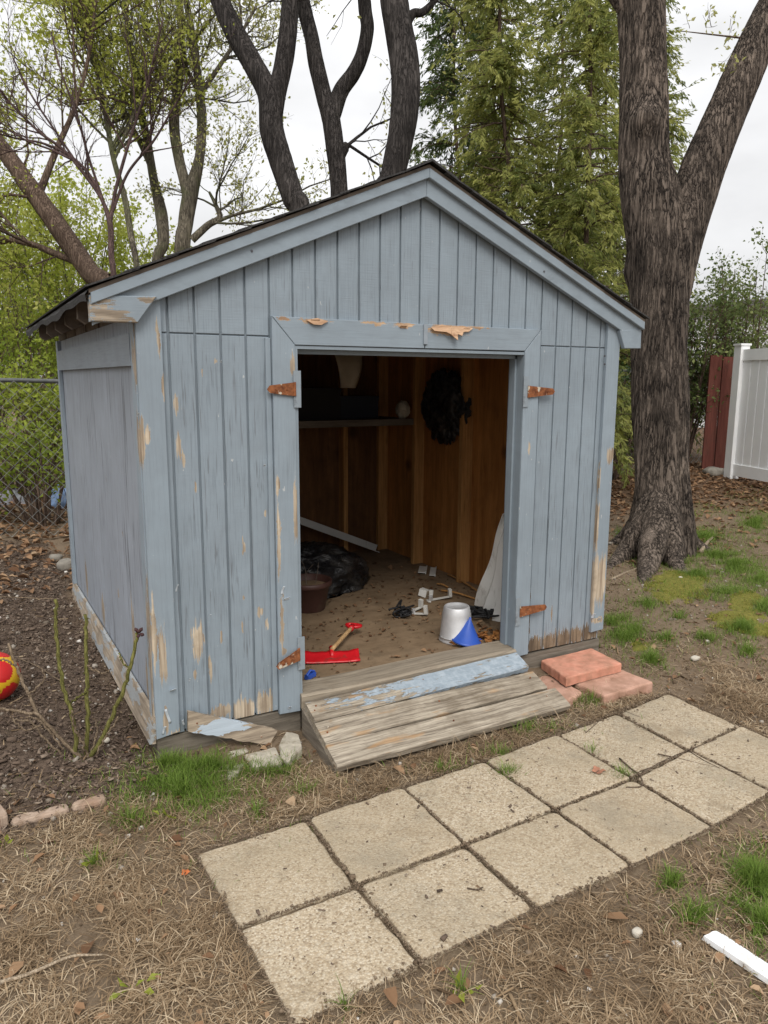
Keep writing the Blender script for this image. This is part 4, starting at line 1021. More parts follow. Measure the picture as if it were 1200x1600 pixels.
for i in range(20): wbox(.132+i*.152, .132+i*.152+.138, -.012, .012, .18, hF-.14, 'picket')
rA = gp(1112,736); rp = thing('dark_red_board', 'dark red brown upright wooden board beside the white fence post', 'board', rA)
M_RWD = wood_mat('red_stained_wood', (.085,.025,.018), (.16,.052,.038), (30,30,2), dirt=.25)
DR = (rA-CAM)@FWD; hR = abs(dep(1115,556,DR)[2]-rA[2])
for i in range(2):
    q = rA+RM[:, 0]*(-.06+i*.17); wv_ = RM[:, 0]*.078; b_ = MB(); V = []
    for z in (-.1, hR-(.02*i)):
        for s_, n_ in ((-1,0),(1,0),(1,1),(-1,1)): pp = q+wv_*s_+np.array([FWD[0], FWD[1], 0])*.03*n_; V.append((pp[0], pp[1], rA[2]+z))
    b_.add(V, [(0,3,2,1),(4,5,6,7),(0,1,5,4),(1,2,6,5),(2,3,7,6),(3,0,4,7)]); rel(b_.build('plank', M_RWD), rp)
# pale house behind the right fence
hp = dep(1215, 560, 19.0); hs_ = thing('white_house', 'white clapboard house far behind the white fence', 'house', (hp[0], hp[1], .3))
M_CLP = simple('white_clapboard', (.66,.67,.67), .6, 0, .05, 2); M_RF = simple('grey_roofing', (.12,.115,.11), .9)
MB().box(-2.3, 5, 0, 6, 0, 3.0).build('wall', M_CLP, hs_)
for i in range(19): MB().box(-2.32, 5.02, -.02, -.002, .05+i*.15, .05+i*.15+.143).build('clapboard', M_CLP, hs_)
MB().slab([(-2.7,3.0),(5.4,3.0),(5.4,3.08),(1.4,3.5),(-2.7,3.08)], -.3, 6.3).build('roof', M_RF, hs_)
wdw = MB().box(.2, 1.2, -.05, -.021, 1.0, 2.2).build('window', M_WV, hs_); MB().box(.28, 1.12, -.056, -.051, 1.08, 2.12).build('pane', simple('dark_glass', (.03,.035,.04), .1, 0, .05, 3, 0, .5), wdw)
hs_.rotation_euler = (0, 0, rad(-25))
# bundles behind the left fence
crumple('tarp_bundle', 'grey and rust coloured tarp heap behind the fence at left edge', 'tarp', tuple(dep(10,800,8.4)), (.32,.3,.26), simple('grey_tarp', (.25,.26,.29), .6, 0, .5, 6, .2, .4, dirt=(.22,.08,.06), dirtamt=.25), 21, .2, 40, 60, False)
crumple('tarp_bundle', 'blue grey tarp heap behind the fence next to the shed corner', 'tarp', tuple(dep(98,790,8.2)), (.12,.2,.22), simple('blue_tarp', (.16,.24,.40), .5, 0, .4, 6, .2), 22, .2, 40, 60, False)

# ================================================================== TREES
def tubes_batch(P, R, n=4):
    """P (m,k,3) polylines, R (m,k) radii -> verts, quads"""
    m, k, _ = P.shape
    T = np.gradient(P, axis=1); T /= np.linalg.norm(T, axis=2, keepdims=True)+1e-9
    ref = np.where(np.abs(T[..., 2:3]) < .9, np.array([0,0,1.0]), np.array([1.0,0,0]))
    ref = ref[:, :1].repeat(k, 1)
    N = np.cross(T, ref); N /= np.linalg.norm(N, axis=2, keepdims=True)+1e-9; B = np.cross(T, N)
    a = np.arange(n)*2*PI/n
    V = P[:, :, None]+R[:, :, None, None]*(np.cos(a)[None, None, :, None]*N[:, :, None]+np.sin(a)[None, None, :, None]*B[:, :, None])
    base = (np.arange(m)*k*n)[:, None, None]; i = (np.arange(k-1)*n)[None, :, None]; j = np.arange(n)[None, None, :]; j2 = (j+1) % n
    F = np.stack([base+i+j, base+i+j2, base+i+n+j2, base+i+n+j], -1).reshape(-1, 4)
    return V.reshape(-1, 3), F
def nv_(v): return v/(np.linalg.norm(v)+1e-9)
def ramify(stems, levels, spec, up=.25, wig=.25, rng=RNG, K=6, tmin=.3):
    """grow side shoots from stems [(pts, r0, r1)]; spec[level] = (per metre, length lo, hi, angle). returns list per level of (P,R)"""
    out = []; cur = stems
    for L in range(levels):
        dens, lo, hi, ang = spec[L]; nxt = []
        for P_, r0, r1 in cur:
            seg = np.linalg.norm(np.diff(P_, axis=0), axis=1); tot = seg.sum(); cnt = max(1, rng.poisson(dens*tot))
            cum = np.concatenate([[0], np.cumsum(seg)])/tot
            for _ in range(cnt):
                t_ = rng.uniform(.15 if L else tmin, 1.0); i = min(len(P_)-2, int(np.searchsorted(cum, t_)-1)); i = max(0, i)
                f_ = (t_-cum[i])/(cum[i+1]-cum[i]+1e-9); p0 = P_[i]*(1-f_)+P_[i+1]*f_
                tan = nv_(P_[i+1]-P_[i]); rv = rng.normal(0, 1, 3); side = nv_(rv-tan*(rv@tan))
                a_ = ang*rng.uniform(.6, 1.3); dr = nv_(tan*math.cos(a_)+side*math.sin(a_)+np.array([0,0,up*.4]))
                ln = rng.uniform(lo, hi)*(1.1-.5*t_); rr = min((r0*(1-t_)+r1*t_)*.62, .0095*ln*(1.3 if L == 0 else 1.0)+.0014)
                q = [p0]
                for k in range(K-1):
                    dr = nv_(dr+rng.normal(0, wig, 3)*.55+np.array([0,0,up*.22])); q.append(q[-1]+dr*ln/(K-1))
                nxt.append((np.array(q), rr, max(.0012, rr*.3)))
        out.append(nxt); cur = nxt
    return out
def batch_mesh(name, levels, mat, parent, sides=(6,4,3,3)):
    Vs = []; Fs = []; b = 0
    for L, lst in enumerate(levels):
        if not lst: continue
        P_ = np.array([a[0] for a in lst]); t_ = np.linspace(0, 1, P_.shape[1])[None, :]
        R_ = np.array([a[1] for a in lst])[:, None]*(1-t_)+np.array([a[2] for a in lst])[:, None]*t_
        v, f = tubes_batch(P_, R_, sides[min(L, 3)]); Vs.append(v); Fs.append(f+b); b += len(v)
    o = rel(mknp(name, np.vstack(Vs), np.vstack(Fs), mat, None, True), parent); o['kind'] = 'stuff'; return o
def leaves(name, C_, size, mat, parent, droop=.3, aspect=.55, rng=RNG, fold=.18, tone=None):
    """one folded leaf (two quads sharing the midrib) at every centre"""
    n = len(C_); d = rng.normal(0, 1, (n, 3)); d[:, 2] -= droop; d /= np.linalg.norm(d, axis=1)[:, None]
    r_ = rng.normal(0, 1, (n, 3)); s_ = np.cross(d, r_); s_ /= np.linalg.norm(s_, axis=1)[:, None]; u_ = np.cross(s_, d)
    L = size*rng.uniform(.55, 1.25, n)[:, None]; W_ = L*aspect
    a = C_; b = C_+d*L; m1 = C_+d*L*.45
    V = np.stack([a, m1+s_*W_*.5+u_*L*fold, b, m1-s_*W_*.5+u_*L*fold], 1).reshape(-1, 3)
    k = np.arange(n)*4; F = np.concatenate([np.stack([k, k+1, k+2], -1), np.stack([k, k+2, k+3], -1)])
    tn = np.clip(rng.normal(.62, .22, n) if tone is None else tone+rng.normal(0, .12, n), 0, 1)
    o = rel(mknp(name, V, F, mat, None, False, np.repeat(tn, 4)), parent); o['kind'] = 'stuff'; return o
def pts_on(lst, per_m, rng, tmin=.2, spread=.03):
    out = []
    for P_, r0, r1 in lst:
        seg = np.linalg.norm(np.diff(P_, axis=0), axis=1).sum(); c = rng.poisson(per_m*seg)
        if c == 0: continue
        t_ = rng.uniform(tmin, 1, c)*(len(P_)-1.001); i = t_.astype(int); f_ = (t_-i)[:, None]; out.append(P_[i]*(1-f_)+P_[i+1]*f_+rng.normal(0, spread, (c, 3)))
    return np.vstack(out)
def limb_mesh(name, pts, rads, mat, parent, n=20, m=60, amp=.04, seed=1, freq=(9, 3), knobs=(), flute=0.0):
    P_ = spline(pts, m); R_ = np.interp(np.linspace(0, 1, m), np.linspace(0, 1, len(rads)), rads)
    v, f = tube_arr(P_, np.ones(m), n); dirs = (v.reshape(m, n, 3)-P_[:, None])
    arc = np.concatenate([[0], np.cumsum(np.linalg.norm(np.diff(P_, axis=0), axis=1))])
    th = np.arange(n)*2*PI/n; 
    Q = np.stack([np.cos(th)[None]*1.2+np.zeros((m, 1)), np.sin(th)[None]*1.2+np.zeros((m, 1)), arc[:, None]*freq[1]*.5+np.zeros((1, n))], -1)
    dis = 1+amp*3*(fbm(Q*1.3, seed, 3)-.5)
    Q2 = np.stack([np.cos(th)[None]*freq[0]+np.zeros((m, 1)), np.sin(th)[None]*freq[0]+np.zeros((m, 1)), arc[:, None]*freq[1]+np.zeros((1, n))], -1)
    dis = dis+amp*1.6*(1-np.abs(fbm(Q2, seed+3, 3)-.5)*4)
    fl_ = flute*np.exp(-arc/ .75)[:, None]+flute*.18; tw_ = arc[:, None]*.5
    dis = dis+fl_*(np.abs(np.sin(2.5*(th[None]+tw_)+.6*np.sin(th[None]*2+1)))-.62)
    RR = R_[:, None]*dis
    for kt, ka, kr, kh in knobs:                       # swellings and cut knots: place along, angle, reach, height
        dth = np.angle(np.exp(1j*(th[None]-ka))); RR = RR+kh*np.exp(-((arc[:, None]/arc[-1]-kt)/kr)**2-(dth/.55)**2)
    V = P_[:, None]+dirs*RR[..., None]
    F = [tuple(q) for q in f]
    V = V.reshape(-1, 3)
    o = mknp(name, V, f, mat, None, True); rel(o, parent); return o, P_, R_
BARK_D = bark_mat('dark_wet_bark', (.022,.019,.018), (.085,.075,.070), scale=1.1, bd=.02, lich=.25)
BARK_G = bark_mat('grey_furrowed_bark', (.018,.014,.012), (.20,.160,.130), scale=.9, bd=.045, lich=.35, scars=[((3.05,1.30,1.05),(.10,.10,.22)),((3.0,1.22,.42),(.09,.09,.16))])
BARK_M = bark_mat('mossy_bark', (.07,.06,.048), (.24,.21,.16), moss=(.10,.12,.045), scale=1.2, bd=.015, lich=.3)
BARK_B = bark_mat('brown_bark', (.075,.05,.038), (.21,.15,.115), scale=1.2, bd=.015, lich=.2)
BARK_R = bark_mat('reddish_twig_bark', (.045,.030,.028), (.13,.085,.078), scale=2, bd=.004, lich=.2)
LF_SPRING = leaf_mat('spring_leaf', (.24,.28,.04), (.48,.53,.10), (.62,.62,.20), .6)
LF_BUD = leaf_mat('budding_leaf', (.28,.30,.08), (.48,.49,.17), (.58,.54,.26), .58)
LF_BUSH = leaf_mat('bush_leaf', (.11,.17,.025), (.33,.41,.055), (.56,.60,.13), .52)
LF_CON = leaf_mat('cedar_leaf', (.045,.075,.026), (.21,.25,.07), (.48,.49,.15), .52)
LF_SHRUB = leaf_mat('shrub_leaf', (.05,.085,.028), (.17,.22,.07), (.36,.40,.15), .45)
LF_DARK = leaf_mat('yew_leaf', (.022,.045,.015), (.07,.115,.03), (.17,.22,.06), .3)

def base_of(pts, D):
    p = dep(*pts[0], D); return p
def px_limb(L, D):
    """[(u, v, half width px, depth offset)] -> points and radii at distance D"""
    P_ = []; R_ = []
    for a in L:
        dd = D+(a[3] if len(a) > 3 else 0); P_.append(dep(a[0], a[1], dd)); R_.append(a[2]*.92*dd/FPX)
    return np.array(P_), np.array(R_)
def to_ground(P_, R_, flare=1.25):
    p = P_[0].copy(); t_ = nv_(P_[0]-P_[1]); k = 0
    gz = hz(p[0], p[1]); q = p.copy(); q[2] = gz-.15; q[0] += t_[0]*.15; q[1] += t_[1]*.15
    mid = (p*.5+q*.5)
    return np.vstack([q, mid, P_]), np.concatenate([[R_[0]*flare, R_[0]*1.06], R_])

# ---- big right tree
TD = 6.55
big = thing('big_maple_tree', 'large grey barked tree with two heavy limbs right of the shed', 'tree', gp(1022, 872))
TL = [(1024,905,66),(1026,878,58),(1029,850,51),(1031,810,46),(1032,760,44),(1032,720,44),(1032,640,46),(1031,560,46),(1031,480,47),(1028,400,51),(1018,320,54),(1006,250,45),(1007,170,44),(1005,90,42),(1002,20,43),(998,-60,42),(985,-170,38),(975,-300,30)]
P_, R_ = px_limb(TL, TD); R_ = R_*np.interp(np.arange(len(R_)), [0, 8, 11], [.95, .95, .87])
o, PT, RT = limb_mesh('trunk', P_, R_, BARK_G, big, n=150, m=420, amp=.030, seed=4, freq=(13, 3.0), flute=.36, knobs=[(.58, 2.4, .02, .09), (.33, .15, .018, .09), (.405, .4, .02, .05), (.05, .8, .05, .05), (.06, 3.6, .05, .04), (.05, 5.0, .04, .04)])
P_, R_ = px_limb([(1045,470,36,-.02),(1062,380,40,-.02),(1085,300,42),(1112,230,39),(1142,160,36),(1172,90,34),(1205,20,32),(1250,-70,29),(1300,-190,24),(1340,-300,18)], TD); R_ = R_*.88
limb_mesh('limb', P_, R_, BARK_G, big, n=110, m=220, amp=.030, seed=9, freq=(12, 3.6))
P2_, R2_ = px_limb([(985,20,16),(955,-20,13),(925,-70,11),(880,-150,8)], TD); limb_mesh('limb', P2_, R2_, BARK_G, big, n=40, m=60, amp=.03, seed=12)
for k, ((u1, v1), (u2, v2), r_) in enumerate((((1086,856),(1128,866),.085), ((972,872),(938,892),.085), ((1010,894),(1000,920),.08), ((1056,886),(1082,904),.075), ((972,846),(945,852),.08))):
    g1 = gp(u1, v1); g2 = gp(u2, v2); cc_ = gp(1027, 862); c0 = cc_*.85+g1*.15
    limb_mesh('root', [np.array([c0[0], c0[1], cc_[2]+.5]), (cc_*.4+g1*.6)+[0,0,.15], g1+[0,0,.012], g2+[0,0,-.035]], [r_*1.2, r_*1.35, r_*.85, r_*.25], BARK_G, big, n=44, m=60, amp=.05, seed=60+k)
st = [(np.array(px_limb([(1142,160,1),(1172,90,1),(1205,20,1),(1250,-70,1),(1300,-190,1)], TD)[0]), .1, .06)]
rg = np.random.default_rng(5)
tw = ramify([(dep(1150,40,TD)+np.zeros((6,3))+np.linspace(0,1,6)[:,None]*(dep(1065,45,TD-.3)-dep(1150,40,TD)), .008, .003), (dep(1142,0,TD)+np.linspace(0,1,6)[:,None]*(dep(1142,95,TD-.2)-dep(1142,0,TD)), .006, .002)], 2, [(6,.12,.3,.9),(5,.05,.15,.8)], 0, .2, rg)
batch_mesh('twigs', [[(dep(1165,60,TD)+np.linspace(0,1,6)[:,None]*(dep(1060,48,TD-.3)-dep(1165,60,TD)), .009, .003)]]+tw, BARK_B, big)
topst = [(np.array(px_limb([(1004,-30,1),(985,-170,1),(975,-300,1)], TD)[0]), .25, .12), (np.array(px_limb([(1250,-70,1),(1300,-190,1),(1340,-300,1)], TD)[0]), .2, .1)]
tb = ramify(topst, 3, [(3.0,1.0,2.2,1.0),(2.5,.4,.9,.8),(3.0,.15,.4,.8)], .2, .3, rg)
batch_mesh('upper_branches', tb, BARK_G, big)
leaves('crown', np.vstack([pts_on(tw[1], 40, rg), pts_on(tw[0], 14, rg), pts_on(tb[2], 12, rg)]), .05, LF_BUD, big)

# ---- dark forked trees right behind the shed
def dark_tree(label, stems, D, seed, crown=True):
    P0, R0_ = px_limb(stems[0], D); P0, R0_ = to_ground(P0, R0_)
    r = thing('dark_forked_tree', label, 'tree', (P0[0][0], P0[0][1], hz(P0[0][0], P0[0][1])))
    limb_mesh('trunk', P0, R0_, BARK_D, r, n=48, m=160, amp=.035, seed=seed, freq=(9, 4))
    rg = np.random.default_rng(seed); src = [(P0[-3:], R0_[-3], R0_[-1])]
    for k, L in enumerate(stems[1:]):
        P1, R1_ = px_limb(L, D); limb_mesh('limb', P1, R1_, BARK_D, r, n=40, m=90, amp=.03, seed=seed+k+1, freq=(9, 4)); src.append((P1[-3:], R1_[-3], R1_[-1]))
    tb = ramify(src, 3, [(6.0,.8,2.4,.9),(4.5,.35,1.0,.8),(5.5,.15,.5,.8)], .0, .3, rg)
    batch_mesh('branches', tb, BARK_D, r)
    leaves('crown', np.vstack([pts_on(tb[2], 13, rg, .1, .05), pts_on(tb[1], 4, rg)]), .055, LF_BUD, r)
dark_tree('dark trunk forking in two, leftmost of those above the shed roof', [[(470,345,17),(458,310,18),(440,255,19),(425,205,20),(420,150,18),(398,105,17),(372,60,17),(350,15,16),(320,-60,14),(290,-140,11)], [(425,195,16),(432,150,15),(443,100,15),(450,50,15),(454,0,14),(462,-70,13),(470,-150,10)]], 8.0, 31)
dark_tree('dark trunk forking in a Y above the shed roof, middle one', [[(530,330,14),(529,285,14),(524,235,15),(517,185,15),(505,145,13),(494,100,13),(487,60,12),(476,15,12),(465,-50,11),(455,-140,8)], [(520,180,13),(533,142,13),(552,115,12),(566,85,11),(574,45,11),(570,10,11),(566,-60,10),(572,-140,8)], [(527,258,7),(538,232,8),(544,226,5)]], 8.6, 41)
dark_tree('single thick dark trunk behind the ridge of the shed roof', [[(600,330,22),(612,280,20),(625,220,21),(633,160,23),(632,100,24),(624,50,23),(616,0,23),(608,-80,21),(600,-160,17)], [(628,45,10),(645,22,7),(662,18,6),(690,-10,4)]], 7.6, 51)

# ---- left spring trees
def soft_tree(name, label, stems, D, seed, bark, leafmat, spec, leafn=(10,4), lsize=.05, levels=3, up=.25, grow=None, nside=20, thin=.70):
    P0, R0_ = px_limb(stems[0], D); R0_ = R0_*thin; P0, R0_ = to_ground(P0, R0_)
    r = thing(name, label, 'tree', (P0[0][0], P0[0][1], hz(P0[0][0], P0[0][1])))
    limb_mesh('trunk', P0, R0_, bark, r, n=nside, m=100, amp=.04, seed=seed)
    rg = np.random.default_rng(seed); src = [(P0[3:] if len(P0) > 5 else P0[2:], R0_[3], R0_[-1])]
    for k, L in enumerate(stems[1:]):
        P1, R1_ = px_limb(L, D); R1_ = R1_*thin; limb_mesh('limb', P1, R1_, bark, r, n=nside-6, m=60, amp=.035, seed=seed+k+1); src.append((P1, R1_[0], R1_[-1]))
    tb = ramify(src, levels, spec, up, .32, rg)
    batch_mesh('branches', tb, bark, r)
    if leafmat: leaves('crown', np.vstack([pts_on(tb[-1], leafn[0], rg, .1, .05), pts_on(tb[-2], leafn[1], rg, .3, .05)]), lsize, leafmat, r)
SP = [(4.6,.8,2.2,.85),(6.0,.4,1.1,.8),(7.5,.15,.5,.8)]
soft_tree('leaning_tree', 'brown trunk leaning left with long bough at the left edge', [[(165,460,24),(140,425,23),(105,375,23),(70,325,22),(45,290,21),(20,255,19),(-10,215,18),(-60,150,15),(-120,40,11)], [(170,432,8),(135,415,9),(90,398,8),(50,382,7),(0,372,6),(-60,365,5)], [(62,300,9),(90,230,7),(120,160,5),(140,80,4),(150,0,3)]], 9.5, 61, BARK_B, LF_SPRING, SP, (22,8), .066)
soft_tree('spring_maple', 'pale trunk forking beside a cut stub left of the roof', [[(285,400,18),(290,350,17),(297,305,18),(312,245,11),(315,180,11),(308,110,9),(298,40,8),(285,-40,7),(280,-140,5)], [(296,310,14),(280,250,12),(272,190,12),(280,120,10),(283,50,9),(278,-30,8),(270,-140,6)], [(300,375,9),(325,352,8),(343,340,7),(338,322,5),(327,300,3)], [(312,150,6),(345,100,5),(375,55,4),(400,10,3)]], 10.5, 71, BARK_M, LF_BUD, SP, (17,6), .058)
soft_tree('spring_maple', 'grey mossy trunk with swollen bend left of the forked pale trunk', [[(245,420,12),(255,380,13),(252,335,14),(240,280,10),(230,220,9),(215,150,8),(205,80,7),(195,0,6),(190,-100,4)], [(240,270,7),(215,215,6),(190,170,6),(160,120,5),(140,60,4),(100,-10,3)]], 11.0, 81, BARK_M, LF_SPRING, SP, (17,6), .064)
soft_tree('spring_maple', 'slim mossy trunk rising behind the red twigged small tree', [[(215,430,7),(205,370,7),(195,310,7),(178,250,6),(165,180,6),(150,110,5),(130,40,4),(110,-50,3)], [(178,250,4),(205,190,4),(232,120,3),(250,50,2.5)]], 10.0, 91, BARK_M, LF_SPRING, SP, (17,6), .064)
soft_tree('red_twigged_tree', 'small bare tree with fan of dark reddish twigs left of the roof', [[(178,440,7),(174,400,7),(172,350,7),(158,310,4),(130,270,4),(100,235,3.5),(60,205,3),(20,165,2.5),(-20,120,2)],
   [(172,350,5),(180,300,4.5),(195,245,4),(212,190,3.5),(228,140,3),(240,90,2.5),(255,30,2)], [(172,348,4.5),(150,290,4),(118,250,3.2),(70,225,2.8),(20,215,2.2),(-30,200,2)], [(176,330,4),(200,270,3.4),(240,220,3),(270,170,2.4),(300,120,2)], [(165,325,3.5),(140,250,3),(120,180,2.6),(95,110,2.2),(80,50,1.8)], [(130,270,3),(90,210,2.6),(50,150,2.2),(20,90,1.8)]], 7.6, 101, BARK_R, LF_SPRING, [(6.5,.4,1.2,.6),(6.0,.2,.55,.6),(5,.08,.22,.7)], (5,2), .03, 3, .3, nside=12)

# ---- cedars behind right
def cedar(name, label, u, v0, v1, D, halfw, seed, mat, nb=150, lsz=.05, dens=26, droop=.5, tone0=.45, bark=BARK_B, r0=.10):
    b = dep(u, v0, D); tp = dep(u+random.uniform(-15, 15), v1, D); gz = hz(b[0], b[1]); b = np.array([b[0], b[1], gz-.1]); tp = np.array([tp[0], tp[1], max(tp[2], 3)])
    rg = np.random.default_rng(seed); r = thing(name, label, 'tree', (b[0], b[1], gz)); H = tp[2]-b[2]
    tr = [b, b*.66+tp*.34+[rg.normal(0,.06),rg.normal(0,.06),0], b*.33+tp*.67+[rg.normal(0,.08),0,0], tp]
    o, PT, RT = limb_mesh('trunk', tr, [r0, r0*.8, r0*.55, .02], bark, r, n=14, m=40, amp=.05, seed=seed)
    lst = []
    for k in range(nb):
        t_ = rg.uniform(.06, 1)**.9; i = int(t_*39); p0 = PT[i]; az = rg.uniform(0, 2*PI)
        L = halfw*(1-.75*t_**1.5)*rg.uniform(.45, 1.15); dr = np.array([math.cos(az), math.sin(az), rg.uniform(.0, .5)]); q = [p0]
        for s_ in range(5): dr = nv_(dr+np.array([0,0,-droop*.22])+rg.normal(0, .10, 3)); q.append(q[-1]+dr*L/5)
        lst.append((np.array(q), .012*L+.003, .002))
    sub = ramify(lst, 1, [(12.5,.18,.5,.75)], -.25, .2, rg, tmin=.04)[0]
    batch_mesh('branches', [lst, sub], bark, r, (5,3,3))
    # flat feathery sprays: narrow leaflets fanned along each shoot
    Cc = []; Dd = []; Tn = []
    for P_, a, c in sub:
        n_ = rg.poisson(dens*np.linalg.norm(P_[-1]-P_[0])*1.2)+3
        t_ = rg.uniform(.0, 1, n_)*(len(P_)-1.001); i = t_.astype(int); f_ = (t_-i)[:, None]; pp = P_[i]*(1-f_)+P_[i+1]*f_; tg = P_[i+1]-P_[i]; tg /= np.linalg.norm(tg, axis=1)[:, None]
        sd = np.cross(tg, [0,0,1.0]); sd /= np.linalg.norm(sd, axis=1)[:, None]+1e-6
        dv = tg*.8+sd*np.where(rg.random(n_) < .5, 1, -1)[:, None]*rg.uniform(.3, .9, (n_, 1))+np.array([0,0,-droop*.8])+rg.normal(0, .22, (n_, 3))
        Cc.append(pp+rg.normal(0, .012, (n_, 3))); Dd.append(dv); Tn.append(np.full(n_, tone0+rg.normal(0, .17)))
    Cc = np.vstack(Cc); Dd = np.vstack(Dd); Tn = np.concatenate(Tn); n = len(Cc); Dd /= np.linalg.norm(Dd, axis=1)[:, None]
    s_ = np.cross(Dd, rg.normal(0, 1, (n, 3))); s_ /= np.linalg.norm(s_, axis=1)[:, None]; L = lsz*rg.uniform(.6, 1.7, (n, 1)); W_ = L*.13
    V = np.stack([Cc-s_*W_*.4, Cc+Dd*L*.5-s_*W_, Cc+Dd*L, Cc+Dd*L*.5+s_*W_], 1).reshape(-1, 3); F = np.arange(n*4).reshape(-1, 4)
    rel(mknp('crown', V, F, mat, None, False, np.repeat(np.clip(Tn+rg.normal(0, .1, n), 0, 1), 4)), r)['kind'] = 'stuff'
    return n
NL = 0
for a in [('feathery yellow green cedar rising right of the shed ridge', 800, 600, -260, 9.0, 1.15, 201, LF_CON, .5), ('dark green cedar close behind the ridge of the roof', 725, 560, -140, 10.5, 1.1, 202, LF_DARK, .38), ('tall cedar with bare grey stem left of the big trunk', 925, 600, -200, 8.6, .95, 203, LF_CON, .48), ('cedar filling the gap behind the big trunk', 1000, 620, -60, 11.5, 1.1, 204, LF_CON, .42), ('olive cedar between the ridge cedar and the bare stemmed one', 865, 600, -120, 10.8, 1.1, 205, LF_CON, .40), ('soft green cedar farthest back between the roof ridge and the big trunk', 770, 600, -60, 12.5, 1.3, 206, LF_CON, .36), ('soft green cedar farthest back left of the big trunk', 945, 600, -100, 12.8, 1.3, 207, LF_CON, .36)]:
    NL += cedar('cedar_tree', a[0], a[1], a[2], a[3], a[4], a[5], a[6], a[7], 215, .056, 90, .6, a[8]+.3, r0=.038)
# broadleaf evergreens low at right, brush behind the fences
def bush(name, label, c, r_, seed, mat, n, lsz, stems=12, bark=BARK_B, tone=.45, cat='bush'):
    rg = np.random.default_rng(seed); r = thing(name, label, cat, (c[0], c[1], hz(c[0], c[1]))); b = np.array([c[0], c[1], hz(c[0], c[1])]); lst = []
    for k in range(stems):
        az = rg.uniform(0, 2*PI); rr = rg.uniform(.1, 1); tp = b+np.array([math.cos(az)*r_[0]*rr, math.sin(az)*r_[1]*rr, r_[2]*rg.uniform(.6, 1.0)])
        s0 = b+np.array([math.cos(az)*.15*rr, math.sin(az)*.15*rr, -.05]); mid = s0*.5+tp*.5+np.array([0,0,r_[2]*.12])+rg.normal(0, .08, 3)
        lst.append((spline([s0, mid, tp], 6), .014, .004))
    tb = ramify(lst, 2, [(5.5,.25,.7,.8),(5,.12,.35,.8)], .1, .3, rg); batch_mesh('stems', [lst]+tb, bark, r, (5,3,3))
    C_ = np.vstack([pts_on(tb[1], n, rg, .1, .06), pts_on(tb[0], n*.5, rg, .2, .06)]); tn = np.clip(tone+.9*(fbm(C_*1.6, seed, 2)-.5), 0, 1)
    leaves('foliage', C_, lsz, mat, r, .2, .6, rg, .15, tn)
bush('evergreen_shrub', 'tall dark evergreen shrub above the white fence', dep(1150,600,10.8), (1.2,1.0,2.9), 301, LF_SHRUB, 30, .058, 30, tone=.5)
bush('evergreen_shrub', 'evergreen shrub behind the red board and chain link', dep(1065,600,10.5), (1.0,.8,2.3), 302, LF_SHRUB, 30, .058, 26, tone=.45)
bush('evergreen_shrub', 'dark shrub between the big trunk and shed corner', dep(965,640,9.5), (.9,.7,1.6), 303, LF_DARK, 20, .05, 18, tone=.3)
for k, (u, v, D, rx, rz_, n_, lab) in enumerate([(20,700,8.3,1.0,1.5,26,'leafy green brush behind the fence at the left edge'),(95,690,8.8,.9,1.55,26,'leafy brush behind the fence beside the shed corner'),(-50,650,9.8,1.3,2.2,24,'tall yellow green brush behind the left fence'),(60,600,10.8,1.4,2.8,26,'tall bright green brush under the leaning trunk'),(150,560,11.5,1.4,2.9,22,'bright green brush behind the left eave'),(-20,560,12.5,1.6,3.4,20,'farthest yellow green thicket at the left edge')]):
    bush('brush_bush', lab, dep(u, v, D), (rx, rx*.8, rz_), 320+k, LF_BUSH, n_, .06, 20, BARK_B, .5)
for k, (u, v, D, rx, rz_, n_, lab) in enumerate([(110,420,14.0,2.4,5.2,34,'far pale green tree crown behind the red twigged tree'),(-60,420,15.0,2.6,5.8,34,'far yellow green tree crown at the upper left edge'),(250,430,16.0,2.2,4.4,18,'far pale green crown behind the forked pale trunk')]):
    bush('far_tree', lab, dep(u, v, D), (rx, rx, rz_), 340+k, LF_SPRING, n_, .085, 44, BARK_M, .5, 'tree')
for k, (u, v, D, rx, rz_, n_, lab) in enumerate([(760,520,14.0,2.0,2.6,12,'dark hedge far behind the roof right of ridge'),(980,560,14.0,2.0,2.8,12,'dark hedge far behind the big trunk')]):
    bush('hedge', lab, dep(u, v, D), (rx, rx*.6, rz_), 350+k, LF_DARK, n_, .08, 26, BARK_B, .45, 'hedge')

for k, (x_, y_, rx, rz_, n_, lab) in enumerate([(-3.2,4.75,.9,.75,30,'low weeds behind the left fence near its post'),(-2.1,4.7,.8,.7,30,'low weeds behind the left fence in its middle'),(-1.2,4.8,.8,.85,30,'low weeds behind the left fence next to the shed'),(4.3,4.7,.9,1.0,26,'low undergrowth behind the fence left of the big trunk'),(5.6,4.8,.9,1.1,26,'low undergrowth behind the fence right of the big trunk'),(7.0,4.8,.9,1.2,26,'low undergrowth behind the fence beside the red board'),(8.2,5.2,.9,1.5,22,'leafy undergrowth behind the red board')]):
    bush('undergrowth', lab, (x_, y_, 0), (rx, .5, rz_), 370+k, LF_BUSH, n_, .055, 22, BARK_B, .38)

for k, (x_, y_, rx, rz_, n_, lab) in enumerate([(-4.6,7.0,1.5,3.2,16,'tall brush beyond the left fence, leftmost and nearest of the thickets'),(-6.6,8.0,1.8,3.8,14,'tall thicket far left beyond the fence'),(-8.8,9.0,2.0,4.4,14,'thicket at the far left end of the fence'),(-3.4,10.5,2.0,4.6,14,'tall pale thicket far behind the left fence')]):
    bush('brush_bush', lab, (x_, y_, 0), (rx, rx*.8, rz_), 390+k, LF_BUSH, n_, .08, 26, BARK_B, .5)

